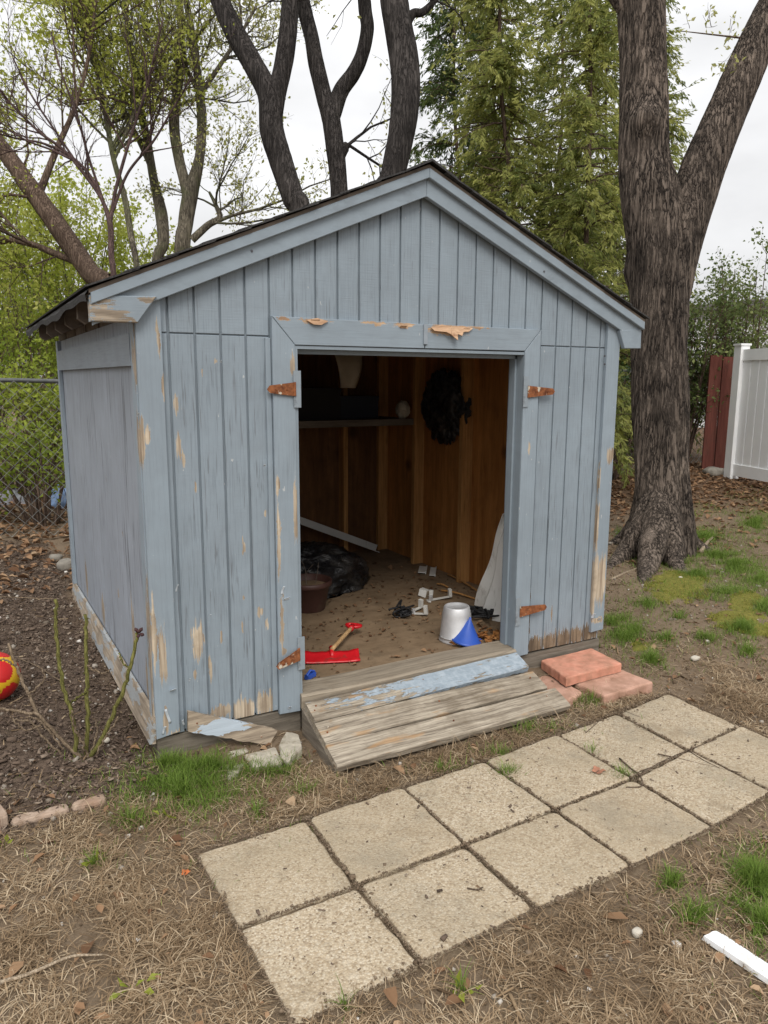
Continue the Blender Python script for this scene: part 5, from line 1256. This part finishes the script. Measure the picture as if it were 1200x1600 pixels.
# ================================================================== GROUND COVER
def blades(name, label, cat, B_, L, W_, lean, mat, tone, rng, curl_=.5, seg=3):
    """grass blades: B_ (n,3) roots, L lengths, lean = mean tilt from vertical (radians)"""
    n = len(B_); az = rng.uniform(0, 2*PI, n); ti = np.clip(rng.normal(lean, .28, n), 0, 1.5)
    hd = np.stack([np.cos(az), np.sin(az), np.zeros(n)], -1); sd = np.stack([-np.sin(az), np.cos(az), np.zeros(n)], -1); up = np.array([0,0,1.0])
    # a blade may also curl sideways where it lies flat
    P_ = [B_]; a = ti.copy(); sw = rng.normal(0, curl_, n)
    for k in range(seg):
        st_ = (hd*np.sin(a)[:, None]+up*np.cos(a)[:, None])*(L/seg)[:, None]+sd*(sw*L/seg*(k+1)/seg)[:, None]
        P_.append(P_[-1]+st_); a = np.clip(a+rng.uniform(.05, .5, n), 0, 1.75)
    V = []
    for k in range(seg+1):
        wk = W_*(1-.85*(k/seg)**1.5)
        V += [P_[k]-sd*wk[:, None]*.5, P_[k]+sd*wk[:, None]*.5]
    V = np.stack(V, 1); gz = hgt(V[..., 0], V[..., 1]); V[..., 2] = np.maximum(V[..., 2], gz-.006)
    m = 2*(seg+1); k = np.arange(n)[:, None]*m; F = np.stack([np.stack([k[:, 0]+2*j, k[:, 0]+2*j+1, k[:, 0]+2*j+3, k[:, 0]+2*j+2], -1) for j in range(seg)], 1).reshape(-1, 4)
    o = mknp(name, V.reshape(-1, 3), F, mat, None, False, np.repeat(np.clip(tone, 0, 1), m))
    return tag(o, label, cat, None, 'stuff')
def near_h(x, y):
    z = hgt(x, y); return z + (fbm(P2(x, y, 7), 2, 4)-.5)*.030 + (fbm(P2(x, y, 26), 3, 3)-.5)*.012
def in_paver(x, y): return (x > -1.27)&(x < 1.215)&(y < -.60+.075*np.clip(x, 0, 2))&(y > -1.43+.05*np.clip(x, 0, 2))
def in_shed(x, y): return (np.abs(x) < 1.25)&(y > -.03)&(y < 2.46)
def in_ramp(x, y): return (np.abs(x) < .62)&(y > -.43)&(y < .0)
LF_THATCH = leaf_mat('dead_grass', (.12,.078,.044), (.34,.24,.143), (.60,.485,.335), .25, .8)
LF_GRASS = leaf_mat('lawn_grass', (.07,.115,.018), (.17,.265,.042), (.31,.40,.085), .35, .6)
rg = np.random.default_rng(77)
# matted dead grass in front
n = 230000; x = rg.uniform(-2.7, 2.2, n); y = rg.uniform(-2.2, .0, n)
dens = np.maximum(zone_masks(x, y)[1], .10)*np.clip(.30+1.8*sm(.36, .62, fbm(P2(x, y, 8, 7), 40, 3)), 0, 1)
ok = (rg.random(n) < dens)&~in_paver(x, y)&~in_ramp(x, y)&~in_shed(x, y); x = x[ok]; y = y[ok]; n = len(x)
B_ = np.stack([x, y, near_h(x, y)+rg.uniform(-.002, .012, n)], -1)
blades('dead_grass', 'matted tan dead grass covering the soil in the foreground', 'grass', B_, rg.uniform(.025, .085, n), rg.uniform(.0016, .0040, n), 1.30, LF_THATCH, rg.normal(.52, .25, n)+.5*(fbm(P2(x, y, 5, 2), 41, 2)-.5), rg, .5)
# green patches
GR = [(290,1238,118,46,3600),(262,1200,62,26,1200),(330,1200,70,20,900),(415,1208,58,13,700),(400,1272,24,16,260),(205,1285,40,16,160),(985,992,42,22,1500),(1018,1034,30,20,650),(955,975,22,16,350),(925,1097,32,13,420),(830,1142,60,9,420),(770,1180,45,10,260),(700,1205,40,8,120),(655,1176,14,7,80),(927,1178,14,8,90),(972,1216,18,9,120),(792,1212,26,9,130),
      (1100,842,60,20,1800),(1180,820,45,28,2200),(1150,885,70,26,2400),(1075,852,40,18,800),(1130,930,70,16,900),(1185,905,40,18,900),(1160,985,42,18,1100),(1085,900,50,14,900),(1120,870,60,16,1200),(1010,945,40,12,260),(1190,950,40,20,900),(1100,1000,40,14,300),(1050,878,30,12,350),(968,835,16,10,260),(1040,1000,24,10,160),(1180,1380,46,60,2600),(1050,1382,18,13,170),(1092,1436,38,22,420),(1195,1450,30,40,700),(975,970,20,10,200),(480,1240,40,14,130),(150,1352,22,10,60),(1170,1020,30,12,200),(1060,965,30,10,120),(450,1195,30,10,200),(540,1580,8,8,14),(720,1552,10,9,26)]
Bx = []; tn = []; LL = []
for u, v, ru, rv, c in GR:
    c = int(c*(2.2 if u > 960 and v < 1030 else 1.5)); E_ = ell(u, v, ru, rv); r_ = np.abs(rg.normal(0, .62, c)); r_ = np.where(rg.random(c) < .16, r_*2.4, r_); a = rg.uniform(0, 2*PI, c)
    q = E_[0][None, :2]+r_[:, None]*(np.cos(a)[:, None]*E_[1]+np.sin(a)[:, None]*E_[2]); 
    keep = rg.random(c) < np.clip(.2+1.7*sm(.38, .6, fbm(P2(q[:, 0], q[:, 1], 11, 4), 50, 3)), 0, 1)
    q = q[keep]; Bx.append(q); tn.append(rg.normal(.48, .2, len(q))); LL.append(rg.uniform(.35, 1.0, len(q))*(1.15-.5*np.clip(r_[keep], 0, 1.2)))
q = np.vstack(Bx); tn = np.concatenate(tn); LL = np.concatenate(LL); ok = ~in_shed(q[:, 0], q[:, 1])&~in_ramp(q[:, 0], q[:, 1]); q = q[ok]; tn = tn[ok]; LL = LL[ok]; n = len(q)
blades('green_grass', 'tufts of fresh green grass scattered around the shed and pavers', 'grass', np.stack([q[:, 0], q[:, 1], near_h(q[:, 0], q[:, 1])-.004], -1), .085*LL, rg.uniform(.0018, .0036, n), .42, LF_GRASS, tn, rg, .3)
# lawn further right and behind, thin green blades
n = 60000; x = rg.uniform(1.5, 7.5, n); y = rg.uniform(-2.0, 3.0, n); m_ = sm(.47, .60, fbm(P2(x, y, 1.6, 9), 60, 3))*sm(1.6, 2.6, x)*sm(3.0, 2.2, y); ok = rg.random(n) < m_; x = x[ok]; y = y[ok]; n = len(x)
blades('lawn_patches', 'thin worn lawn patches right of the shed', 'grass', np.stack([x, y, near_h(x, y)], -1), rg.uniform(.025, .07, n), rg.uniform(.002, .004, n), .5, LF_GRASS, rg.normal(.5, .2, n), rg, .3)
# moss cushions: short dense blades
LF_MOSS = leaf_mat('moss_tuft', (.13,.135,.022), (.27,.265,.05), (.40,.36,.09), .3, .8)
Bx = []
for E_, c in zip(MOSSW, (5200, 3600, 2000, 1400, 2200, 500)):
    r_ = np.sqrt(rg.random(c))*1.05; a = rg.uniform(0, 2*PI, c); q = E_[0][None, :2]+r_[:, None]*(np.cos(a)[:, None]*E_[1]+np.sin(a)[:, None]*E_[2]); Bx.append(q[rg.random(c) < sm(.40, .58, fbm(P2(q[:, 0], q[:, 1], 9, 1), 51, 3))])
q = np.vstack(Bx); n = len(q)
blades('moss', 'yellow green moss cushions on the bare soil before the big tree', 'moss', np.stack([q[:, 0], q[:, 1], near_h(q[:, 0], q[:, 1])+.008], -1), rg.uniform(.008, .022, n), rg.uniform(.003, .006, n), .6, LF_MOSS, rg.normal(.5, .2, n), rg, .4, 2)
# scraps lying flat: mulch chips, leaf litter, pebbles
def chips(name, label, cat, x, y, z, size, mat, tone, rng, asp=.45, thick=.25, tilt=.35):
    n = len(x); az = rng.uniform(0, 2*PI, n); L = size; W_ = L*asp*rng.uniform(.6, 1.5, n); H = W_*thick
    c = np.stack([np.cos(az), np.sin(az), rng.normal(0, tilt, n)], -1); c /= np.linalg.norm(c, axis=1)[:, None]; s_ = np.cross(np.array([0,0,1.0])+rng.normal(0, tilt, (n, 3)), c); s_ /= np.linalg.norm(s_, axis=1)[:, None]; u_ = np.cross(c, s_); O = np.stack([x, y, z], -1)
    V = []
    for e, sg, hh in ((-1,-1,-1),(1,-.7,-1),(1.1,.6,-1),(-.8,1,-1),(-.9,-.8,1),(.9,-.6,1),(1,.5,1),(-.75,.85,1)): V.append(O+c*(e*L*.5)[:, None]+s_*(sg*W_*.5)[:, None]+u_*(hh*H*.5)[:, None])
    V = np.stack(V, 1).reshape(-1, 3); k = np.arange(n)*8
    F = np.concatenate([np.stack([k+a for a in f], -1) for f in ((0,3,2,1),(4,5,6,7),(0,1,5,4),(1,2,6,5),(2,3,7,6),(3,0,4,7))])
    return tag(mknp(name, V, F, mat, None, False, np.repeat(np.clip(tone, 0, 1), 8)), label, cat, None, 'stuff')
LF_CHIP = leaf_mat('mulch_chip', (.055,.038,.029), (.15,.108,.080), (.33,.265,.205), 0, .9)
LF_PEB = leaf_mat('pebble', (.16,.13,.10), (.38,.34,.29), (.66,.63,.58), 0, .85)
LF_LIT = leaf_mat('leaf_litter', (.12,.06,.03), (.30,.18,.10), (.46,.33,.21), .15, .8)
n = 60000; x = rg.uniform(-3.2, -1.1, n); y = rg.uniform(-.4, 4.1, n); ok = rg.random(n) < zone_masks(x, y)[0]; x = x[ok]; y = y[ok]; n = len(x)
chips('bark_mulch', 'dark bark mulch spread over the bed left of the shed', 'mulch', x, y, near_h(x, y)+.010+rg.uniform(-.006, .005, n), .004+rg.gamma(1.6, .005, n), LF_CHIP, rg.normal(.4, .25, n), rg)
n = 2600; x = np.concatenate([rg.uniform(-3.0, -1.2, 900), rg.uniform(-2.6, 4.5, 1700)]); y = np.concatenate([rg.uniform(-.3, 3, 900), rg.uniform(-2.3, 2.2, 1700)]); ok = ~in_shed(x, y)&~in_paver(x, y)&~in_ramp(x, y); x = x[ok]; y = y[ok]; n = len(x)
chips('pebbles', 'small pale pebbles and grit strewn on the soil', 'pebbles', x, y, near_h(x, y)+.004, rg.gamma(2.2, .0038, n)+.003, LF_PEB, rg.normal(.45, .28, n), rg, .8, .7, .3)
def flat_leaves(name, label, cat, x, y, z, size, mat, tone, rng):
    n = len(x); az = rng.uniform(0, 2*PI, n); c = np.stack([np.cos(az), np.sin(az), rng.normal(0, .22, n)], -1); s_ = np.stack([-np.sin(az), np.cos(az), rng.normal(0, .3, n)], -1); O = np.stack([x, y, z], -1); L = size[:, None]; W_ = L*rng.uniform(.3, .7, (n, 1)); up = np.array([0,0,1.0])*L*rng.uniform(.05, .35, (n, 1))
    V = np.stack([O-c*L*.5, O-c*L*.1+s_*W_*.5+up, O+c*L*.25+s_*W_*.35+up*.8, O+c*L*.5+up*.3, O+c*L*.2-s_*W_*.4+up*.9, O-c*L*.15-s_*W_*.5+up], 1).reshape(-1, 3); k = np.arange(n)*6
    F = np.concatenate([np.stack([k, k+1, k+2, k+3], -1), np.stack([k, k+3, k+4, k+5], -1)])
    return tag(mknp(name, V, F, mat, None, False, np.repeat(np.clip(tone, 0, 1), 6)), label, cat, None, 'stuff')
n = 9000; x = rg.uniform(2.2, 8.6, n); y = rg.uniform(1.2, 4.2, n); ok = rg.random(n) < .15+.85*zone_masks(x, y)[2]; x = x[ok]; y = y[ok]; n = len(x)
flat_leaves('leaf_litter', 'brown fallen leaves on the bank below the white fence', 'leaves', x, y, near_h(x, y)+.008, rg.uniform(.03, .09, n), LF_LIT, rg.normal(.4, .25, n), rg)
n = 900; x = rg.uniform(-2.6, 3.2, n); y = rg.uniform(-2.3, .3, n); ok = ~in_shed(x, y)&~in_paver(x, y)&~in_ramp(x, y); x = x[ok]; y = y[ok]; n = len(x)
flat_leaves('leaf_scraps', 'small dry leaf scraps scattered over the yard', 'leaves', x, y, near_h(x, y)+.012, rg.gamma(3, .008, n)+.008, LF_LIT, rg.normal(.45, .25, n), rg)
n = 4200; x = rg.uniform(-4.0, -.6, n); y = 2.3+rg.beta(1.6, 1.2, n)*4.5; ok = ~in_shed(x, y); x = x[ok]; y = y[ok]; n = len(x); flat_leaves('leaf_drift', 'dry leaves drifted along the left fence foot and behind it', 'leaves', x, y, near_h(x, y)+.015, rg.uniform(.03, .09, n), LF_LIT, rg.normal(.35, .25, n), rg)
n = 900; x = rg.uniform(-.55, 1.1, n); y = rg.beta(1.2, 1.6, n)*2.1+.12; flat_leaves('floor_leaves', 'dry leaves and dirt crumbs on the shed floor', 'leaves', x, y, np.full(n, FZ+.006), rg.gamma(2.0, .007, n)+.004, LF_LIT, rg.normal(.25, .2, n), rg)
n = 90; x = rg.normal(.62, .09, n); y = np.abs(rg.normal(0, .08, n))+.12; flat_leaves('orange_leaves', 'orange dry leaves piled inside the right end of the sill', 'leaves', x, np.clip(y, .115, .4), np.full(n, FZ+.012), rg.uniform(.02, .05, n), leaf_mat('orange_leaf', (.22,.09,.03), (.42,.19,.06), (.5,.28,.12), .15, .8), rg.normal(.5, .25, n), rg)
n = 750; x = rg.uniform(-1.2, 1.2, n); y = rg.uniform(-1.42, -.5, n); ok = in_paver(x, y); x = x[ok]; y = y[ok]; n = len(x)
chips('paver_crumbs', 'tiny dark crumbs and twig bits lying on the pavers', 'crumbs', x, y, np.full(n, .0065), rg.gamma(1.3, .0032, n)+.0015, LF_CHIP, rg.normal(.6, .25, n), rg, .35, .5, .1)

n = 9000; x = rg.uniform(-2.7, 5.0, n); y = rg.uniform(-2.3, 2.4, n); ok = ~in_shed(x, y)&~in_paver(x, y)&~in_ramp(x, y)&(rg.random(n) < np.clip(1.3-.12*np.hypot(x, y), .3, 1)); x = x[ok]; y = y[ok]; n = len(x)
chips('twig_litter', 'short dry twig and stalk bits scattered over the bare soil', 'twigs', x, y, near_h(x, y)+.006, .008+rg.gamma(1.8, .012, n), LF_THATCH, rg.normal(.3, .3, n), rg, .09, .8, .12)
n = 26000; x = rg.uniform(-2.6, 4.5, n); y = rg.uniform(-2.3, 2.2, n); zm = zone_masks(x, y); ok = ~in_shed(x, y)&~in_paver(x, y)&~in_ramp(x, y)&(rg.random(n) < (1-zm[0])*(1-.6*zm[1])*np.clip(.15+1.5*sm(.4, .62, fbm(P2(x, y, 5, 3), 93, 3)), 0, 1)); x = x[ok]; y = y[ok]; n = len(x)
LF_SOIL = leaf_mat('soil_crumb', (.095,.066,.042), (.18,.132,.090), (.27,.215,.155), 0, .95)
chips('soil_clods', 'crumbly clods of brown soil on the bare ground', 'soil', x, y, near_h(x, y)+.003, .003+rg.gamma(1.5, .0036, n), LF_SOIL, rg.normal(.42, .22, n), rg, .85, .7, .3)
# soil washed into the joints and over the slab rims
gl = []
for r_i in range(3):
    for k in range(6): gl.append((GRID[r_i][k], GRID[r_i][k+1]))
for r_i in range(2):
    for k in range(7): gl.append((GRID[r_i][k], GRID[r_i+1][k]))
Q = []
for a, b in gl:
    c = 260; t_ = rg.random(c)[:, None]; wv = fbm(np.stack([t_[:, 0]*4+a[0]*9, t_[:, 0]*0+a[1]*7, t_[:, 0]*0], -1), 91, 3); w_ = .003+.05*np.clip(wv-.56, 0, 1)*2
    p_ = np.array(a)*(1-t_)+np.array(b)*t_; d_ = np.array(b)-np.array(a); n_ = np.array([-d_[1], d_[0]])/np.linalg.norm(d_); Q.append(p_+n_[None]*(rg.normal(0, 1, c)*w_)[:, None])
Q = np.vstack(Q); n = len(Q)
chips('joint_soil', 'brown soil crumbs washed into the paver joints', 'soil', Q[:, 0], Q[:, 1], np.full(n, .001)+rg.uniform(-.004, .002, n), .0015+rg.gamma(1.5, .0018, n), LF_SOIL, rg.normal(.45, .22, n), rg, .8, .6, .2)

# ================================================================== SMALL THINGS
# rose bush
rb = gp(128, 1183); DRB = (rb-CAM)@FWD; M_CANE = bark_mat('green_cane', (.09,.085,.025), (.25,.24,.075), scale=3, bd=.002, lich=.1)
rose = thing('rose_bush', 'pruned rose bush of thorny olive canes in the mulch bed', 'shrub', rb)
M_DRY = bark_mat('dry_cane', (.12,.085,.055), (.30,.23,.16), scale=3, bd=.002, lich=.2)
CAN = [([(128,1178),(116,1130),(100,1080),(90,1020),(87,970),(88,936)], .007, M_CANE, 0), ([(133,1178),(137,1120),(136,1060),(134,1010),(135,960)], .0075, M_CANE, .05), ([(140,1176),(165,1140),(188,1090),(203,1045),(216,990)], .0075, M_CANE, -.05), ([(118,1180),(90,1150),(60,1118),(30,1112),(-15,1104)], .006, M_DRY, 0), ([(112,1180),(70,1130),(45,1085),(25,1040),(14,1005)], .0065, M_DRY, .1), ([(100,1170),(60,1125),(40,1120)], .0035, M_DRY, -.05), ([(134,1082),(122,1090),(112,1098)], .0035, M_CANE, .05), ([(128,1178),(150,1150),(150,1125)], .004, M_DRY, .1), ([(136,1040),(160,1052),(172,1048)], .003, M_DRY, .05), ([(120,1180),(80,1165),(50,1130),(20,1125)], .004, M_DRY, .1), ([(45,1085),(70,1060),(60,1040)], .003, M_DRY, .05), ([(70,1130),(40,1140),(15,1120)], .003, M_DRY, -.05), ([(135,1178),(118,1140),(112,1110)], .004, M_DRY, -.08), ([(133,1178),(160,1160),(185,1120)], .0035, M_DRY, -.05), ([(25,1040),(5,1030),(-15,1035)], .003, M_DRY, .0), ([(203,1045),(192,1035),(186,1020)], .003, M_CANE, 0)]
rq = random.Random(3)
for pts, r_, mat, dd in CAN:
    P_ = [dep(u, v, DRB+dd*i/len(pts)) for i, (u, v) in enumerate(pts)]
    if pts[0][1] > 1170: P_[0] = rb+np.array([rq.uniform(-.05,.05), rq.uniform(-.03,.03), -.02])
    r_ = r_*1.25; S_ = spline(P_, 30); S_ = S_+RNG.normal(0, .0025, S_.shape); ob = MB().tube(S_, np.linspace(r_, r_*.72, 30), 8)
    if r_ > .005:
        for k in range(2, 29, 2):
            dv = np.array([rq.uniform(-1,1), rq.uniform(-1,1), -.2]); dv = nv_(dv)*r_; ob.tube([S_[k]+dv*.6, S_[k]+dv*1.9+[0,0,-.002]], [.0028, .0004], 5)
    rel(ob.build('cane', mat, None, True), rose)
tip = dep(216,990,DRB-.05)
for k in range(5):
    e = tip+np.array([rq.uniform(-.03,.03), rq.uniform(-.02,.02), rq.uniform(-.02,.03)]); rel(MB().tube([tip+(e-tip)*.2, tip+(e-tip)*.7, e], [.004,.008,.002], 6).build('bud', simple('dark_bud', (.05,.02,.02), .7), None, True), rose)
# ball
bq = gp(-6, 1100); bc = np.array([bq[0], bq[1]+.05, bq[2]+.115]); ico = []; ph_ = (1+5**.5)/2
for a, b in ((1,ph_),(-1,ph_),(1,-ph_),(-1,-ph_)): ico += [(0,a,b),(a,b,0),(b,0,a)]
ico = np.array(ico); ico = ico/np.linalg.norm(ico[0])
nl, nk = 40, 60; th = np.linspace(0, PI, nl)[:, None]; ph = np.linspace(0, 2*PI, nk+1)[None, :-1]; Dv = np.stack([np.sin(th)*np.cos(ph), np.sin(th)*np.sin(ph), np.cos(th)*np.ones_like(ph)], -1)
dt = np.sort(Dv@ico.T, axis=-1)[..., ::-1]; seam = np.abs(dt[..., 0]-.90) < .012
V = Dv*(.115-.0015*seam[..., None]); i = np.arange(nl-1)[:, None]*nk; j = np.arange(nk)[None, :]; F = np.stack([i+j, i+nk+j, i+nk+(j+1) % nk, i+(j+1) % nk], -1).reshape(-1, 4)
t = NT('ball_panels'); f_ = t.attr(); M_BALL = t.end(t.bsdf(t.mix(t.ramp(f_, [(.49,0),(.51,1)]), (.70,.42,.02), (.55,.02,.02)), .35, 0, .5))
ball = thing('ball', 'red and yellow ball lying in the mulch at left edge', 'ball', bc)
mknp('shell', V.reshape(-1, 3), F, M_BALL, ball, True, (dt[..., 0] > .90).ravel().astype(float)); MB().tube([(0,-.1145,.03),(0,-.1165,.03)], .005, 8).build('valve', M_RUB, ball)
ball.rotation_euler = (.5, .3, .2)
# twine lines in the bed
for k, (L, lab) in enumerate([([(-10,932),(40,934),(88,936)], 'pale string stretched to the rose cane near the wall'), ([(28,1028),(60,1042),(85,1058),(100,1066)], 'pale vine runner lying across the mulch')]):
    tag(MB().tube(spline([gp(u, v, .06 if k == 0 else .02) for u, v in L], 14), .003, 5).build('string', M_DRY), lab, 'string')
# white metal trim on the grass
ta = gp(1106,1462); tb_ = gp(1255,1562); wt_ = thing('white_trim_length', 'length of white metal trim lying on the ground at bottom right', 'trim', ta)
dx = nv_(tb_-ta); sx_ = np.array([-dx[1], dx[0], 0]); prof = [(-.030,.002),(-.028,.016),(-.012,.018),(-.006,.026),(.006,.026),(.010,.014),(.026,.012),(.028,.002)]
V = []; 
for e, p in ((0, ta), (1, tb_)):
    for i, (a, b) in enumerate(prof): V.append(tuple(p+sx_*a+np.array([0,0,b])+dx*(.035*(i/7) if e == 0 else 0)))
F = [(i, i+1, 8+i+1, 8+i) for i in range(7)]
M_TRW = simple('white_enamel', (.78,.79,.80), .35, 0, .04, 6, .03, .5, dirt=(.4,.36,.3), dirtamt=.05)
o = rel(mk('profile', V, F, M_TRW), wt_); md = o.modifiers.new('t', 'SOLIDIFY'); md.thickness = .0018
# stray chips
def stone(u, v, s_, label, name='stone', mat=None, cat='stone', sd=1):
    p = gp(u, v); rgs = np.random.default_rng(sd); th = np.linspace(0, PI, 8)[:, None]; ph = np.linspace(0, 2*PI, 11)[None, :-1]; D_ = np.stack([np.sin(th)*np.cos(ph), np.sin(th)*np.sin(ph), np.cos(th)*np.ones_like(ph)], -1)
    V = np.sign(D_)*np.abs(D_)**.7*(1+.5*(fbm(D_*2+sd, sd, 2)-.5)[..., None])*np.array(s_)+p+np.array([0,0,s_[2]*.8]); i = np.arange(7)[:, None]*10; j = np.arange(10)[None, :]; F = np.stack([i+j, i+10+j, i+10+(j+1) % 10, i+(j+1) % 10], -1).reshape(-1, 4)
    tag(mknp(name, V.reshape(-1, 3), F, mat or M_PS, None, False), label, cat)
M_PS = simple('pale_stone', (.50,.46,.39), .85, 0, .12, 30, .3)
stone(995,1462,(.016,.013,.012),'white stone chip on dead grass near the metal trim',sd=2); stone(1086,1031,(.030,.018,.012),'pale tan stone on bare soil right of the pink slabs',sd=3); stone(1063,905,(.02,.016,.012),'small white stone near the moss',sd=4); stone(968,860,(.02,.018,.014),'white stone left of the big trunk foot',sd=5); stone(104,890,(.07,.07,.045),'grey rock by the rear left shed corner',mat=M_RCK,sd=6); stone(88,876,(.05,.05,.03),'flat pale rock against the left fence foot',mat=M_RCK,sd=7); stone(1115,742,(.16,.10,.06),'grey rock at the foot of the dark red board',mat=M_RCK,sd=8); stone(165,1160,(.018,.012,.01),'white chip right of the rose bush foot',sd=9)
# white broken root and twigs
def stick(L, r_, label, mat=None, dz=.012, name='twig', forks=()):
    r = thing(name, label, 'twig', gp(*L[0])); rel(MB().tube(spline([gp(u, v, dz) for u, v in L], 16), np.linspace(r_, r_*.5, 16), 6).build('stem', mat or M_TWG, None, True), r)
    for f_ in forks: rel(MB().tube(spline([gp(u, v, dz+.004) for u, v in f_], 10), np.linspace(r_*.7, r_*.3, 10), 5).build('side_shoot', mat or M_TWG, None, True), r)
M_TWG = bark_mat('dead_twig', (.05,.035,.025), (.17,.125,.09), scale=3, bd=.002); M_TWP = bark_mat('pale_twig', (.20,.15,.10), (.42,.34,.25), scale=3, bd=.002)
stick([(968,1185),(985,1200),(1000,1212),(1003,1228),(978,1230)], .004, 'dark forked twig lying on the paver joint right of the red leaf', dz=.02, forks=[[(1000,1212),(1030,1192),(1075,1172),(1120,1155)],[(1000,1205),(1020,1198)]])
stick([(1028,1178),(1060,1185),(1100,1195),(1160,1208)], .003, 'long thin twig lying across the right pavers', dz=.02, forks=[[(1075,1172),(1100,1188),(1125,1200)]])
stick([(0,1535),(50,1520),(110,1495),(160,1492)], .006, 'long pale stick in the dead grass at lower left', M_TWP, .02)
stick([(915,1145+0),(960,1110),(1000,1120)], .0015, 'fine hair-like root on the upper pavers', M_TWG, .018)
stick([(730,1388),(745,1390),(755,1386)], .003, 'small curled twig on the second near paver', dz=.018)
stick([(1095,862),(1105,848),(1113,840)], .022, 'pale broken root stub right of the big trunk', M_TWP, .02, 'root_stub')
stick([(955,905),(990,890),(1030,880)], .010, 'surface root running left from the big trunk foot', M_TWP, .006, 'surface_root')
stick([(192,1150),(205,1132),(215,1125)], .006, 'short dark stick beside the shed skirt board', dz=.015)
def dry_leaf(u, v, s_, label, col, dz=.012, rz=0):
    p = gp(u, v, dz); r = thing('fallen_leaf', label, 'leaf', p); r.rotation_euler = (.1, .1, rz); V = []; out = []
    m = 15; mt = simple('leaf_'+label.split()[0], col, .7, 0, .25, 40, .3)
    for k in range(m): a = 2*PI*k/m; rr = s_*(.55+.45*abs(math.cos(a*2.5)))*(.9 if k % 2 else 1.05); out.append((rr*math.cos(a), rr*math.sin(a)*.75, s_*.35*abs(math.sin(a))*random.uniform(.5,1.2)))
    V = [(0,0,.002)]+out; F = [(0, 1+k, 1+(k+1) % m) for k in range(m)]; mk('blade', V, F, mt, r); MB().tube([(0,0,.003),(-s_*1.4,0,.006)], .0012, 4).build('stalk', M_TWG, r)
dry_leaf(682,1204-0,.0,'x',(.3,.15,.08)) if False else None
dry_leaf(935,1205,.038,'reddish brown curled leaf lying on the fourth far paver',(.33,.15,.09),.02,.4)
dry_leaf(290,1364,.020,'bright orange leaf scrap on dead grass left of the pavers',(.50,.14,.04),.02,1.0)
dry_leaf(830,1135,.014,'small orange leaf scrap between ramp and pavers',(.42,.2,.1),.01,.2)
dry_leaf(745,1390,.02,'dark brown leaf on the middle near paver',(.14,.09,.05),.012,2)
# small seedlings
M_SDL = leaf_mat('seedling_leaf', (.20,.25,.03), (.34,.38,.06), None, .4)
for k, (u, v, lab) in enumerate([(150,1352,'yellow green seedling in dead grass below the edging stones'),(8,1328,'yellow seedling at the left edge of the dead grass'),(265,1285,'pale leaved seedling at the rim of green grass'),(205,1555,'tiny green seedling in dead grass at bottom left'),(718,1553,'yellow green seedling below the pavers at bottom centre')]):
    p = gp(u, v); r = thing('seedling', lab, 'plant', p); C_ = p+np.random.default_rng(k).normal(0, .012, (7, 3))*[1,1,.3]+[0,0,.022]
    leaves('foliage', C_, .035, M_SDL, r, -.6, .5, np.random.default_rng(k)); rel(MB().tube([p+[0,0,-.01], p+[0,0,.03]], .0015, 5).build('stem', M_CANE), r)
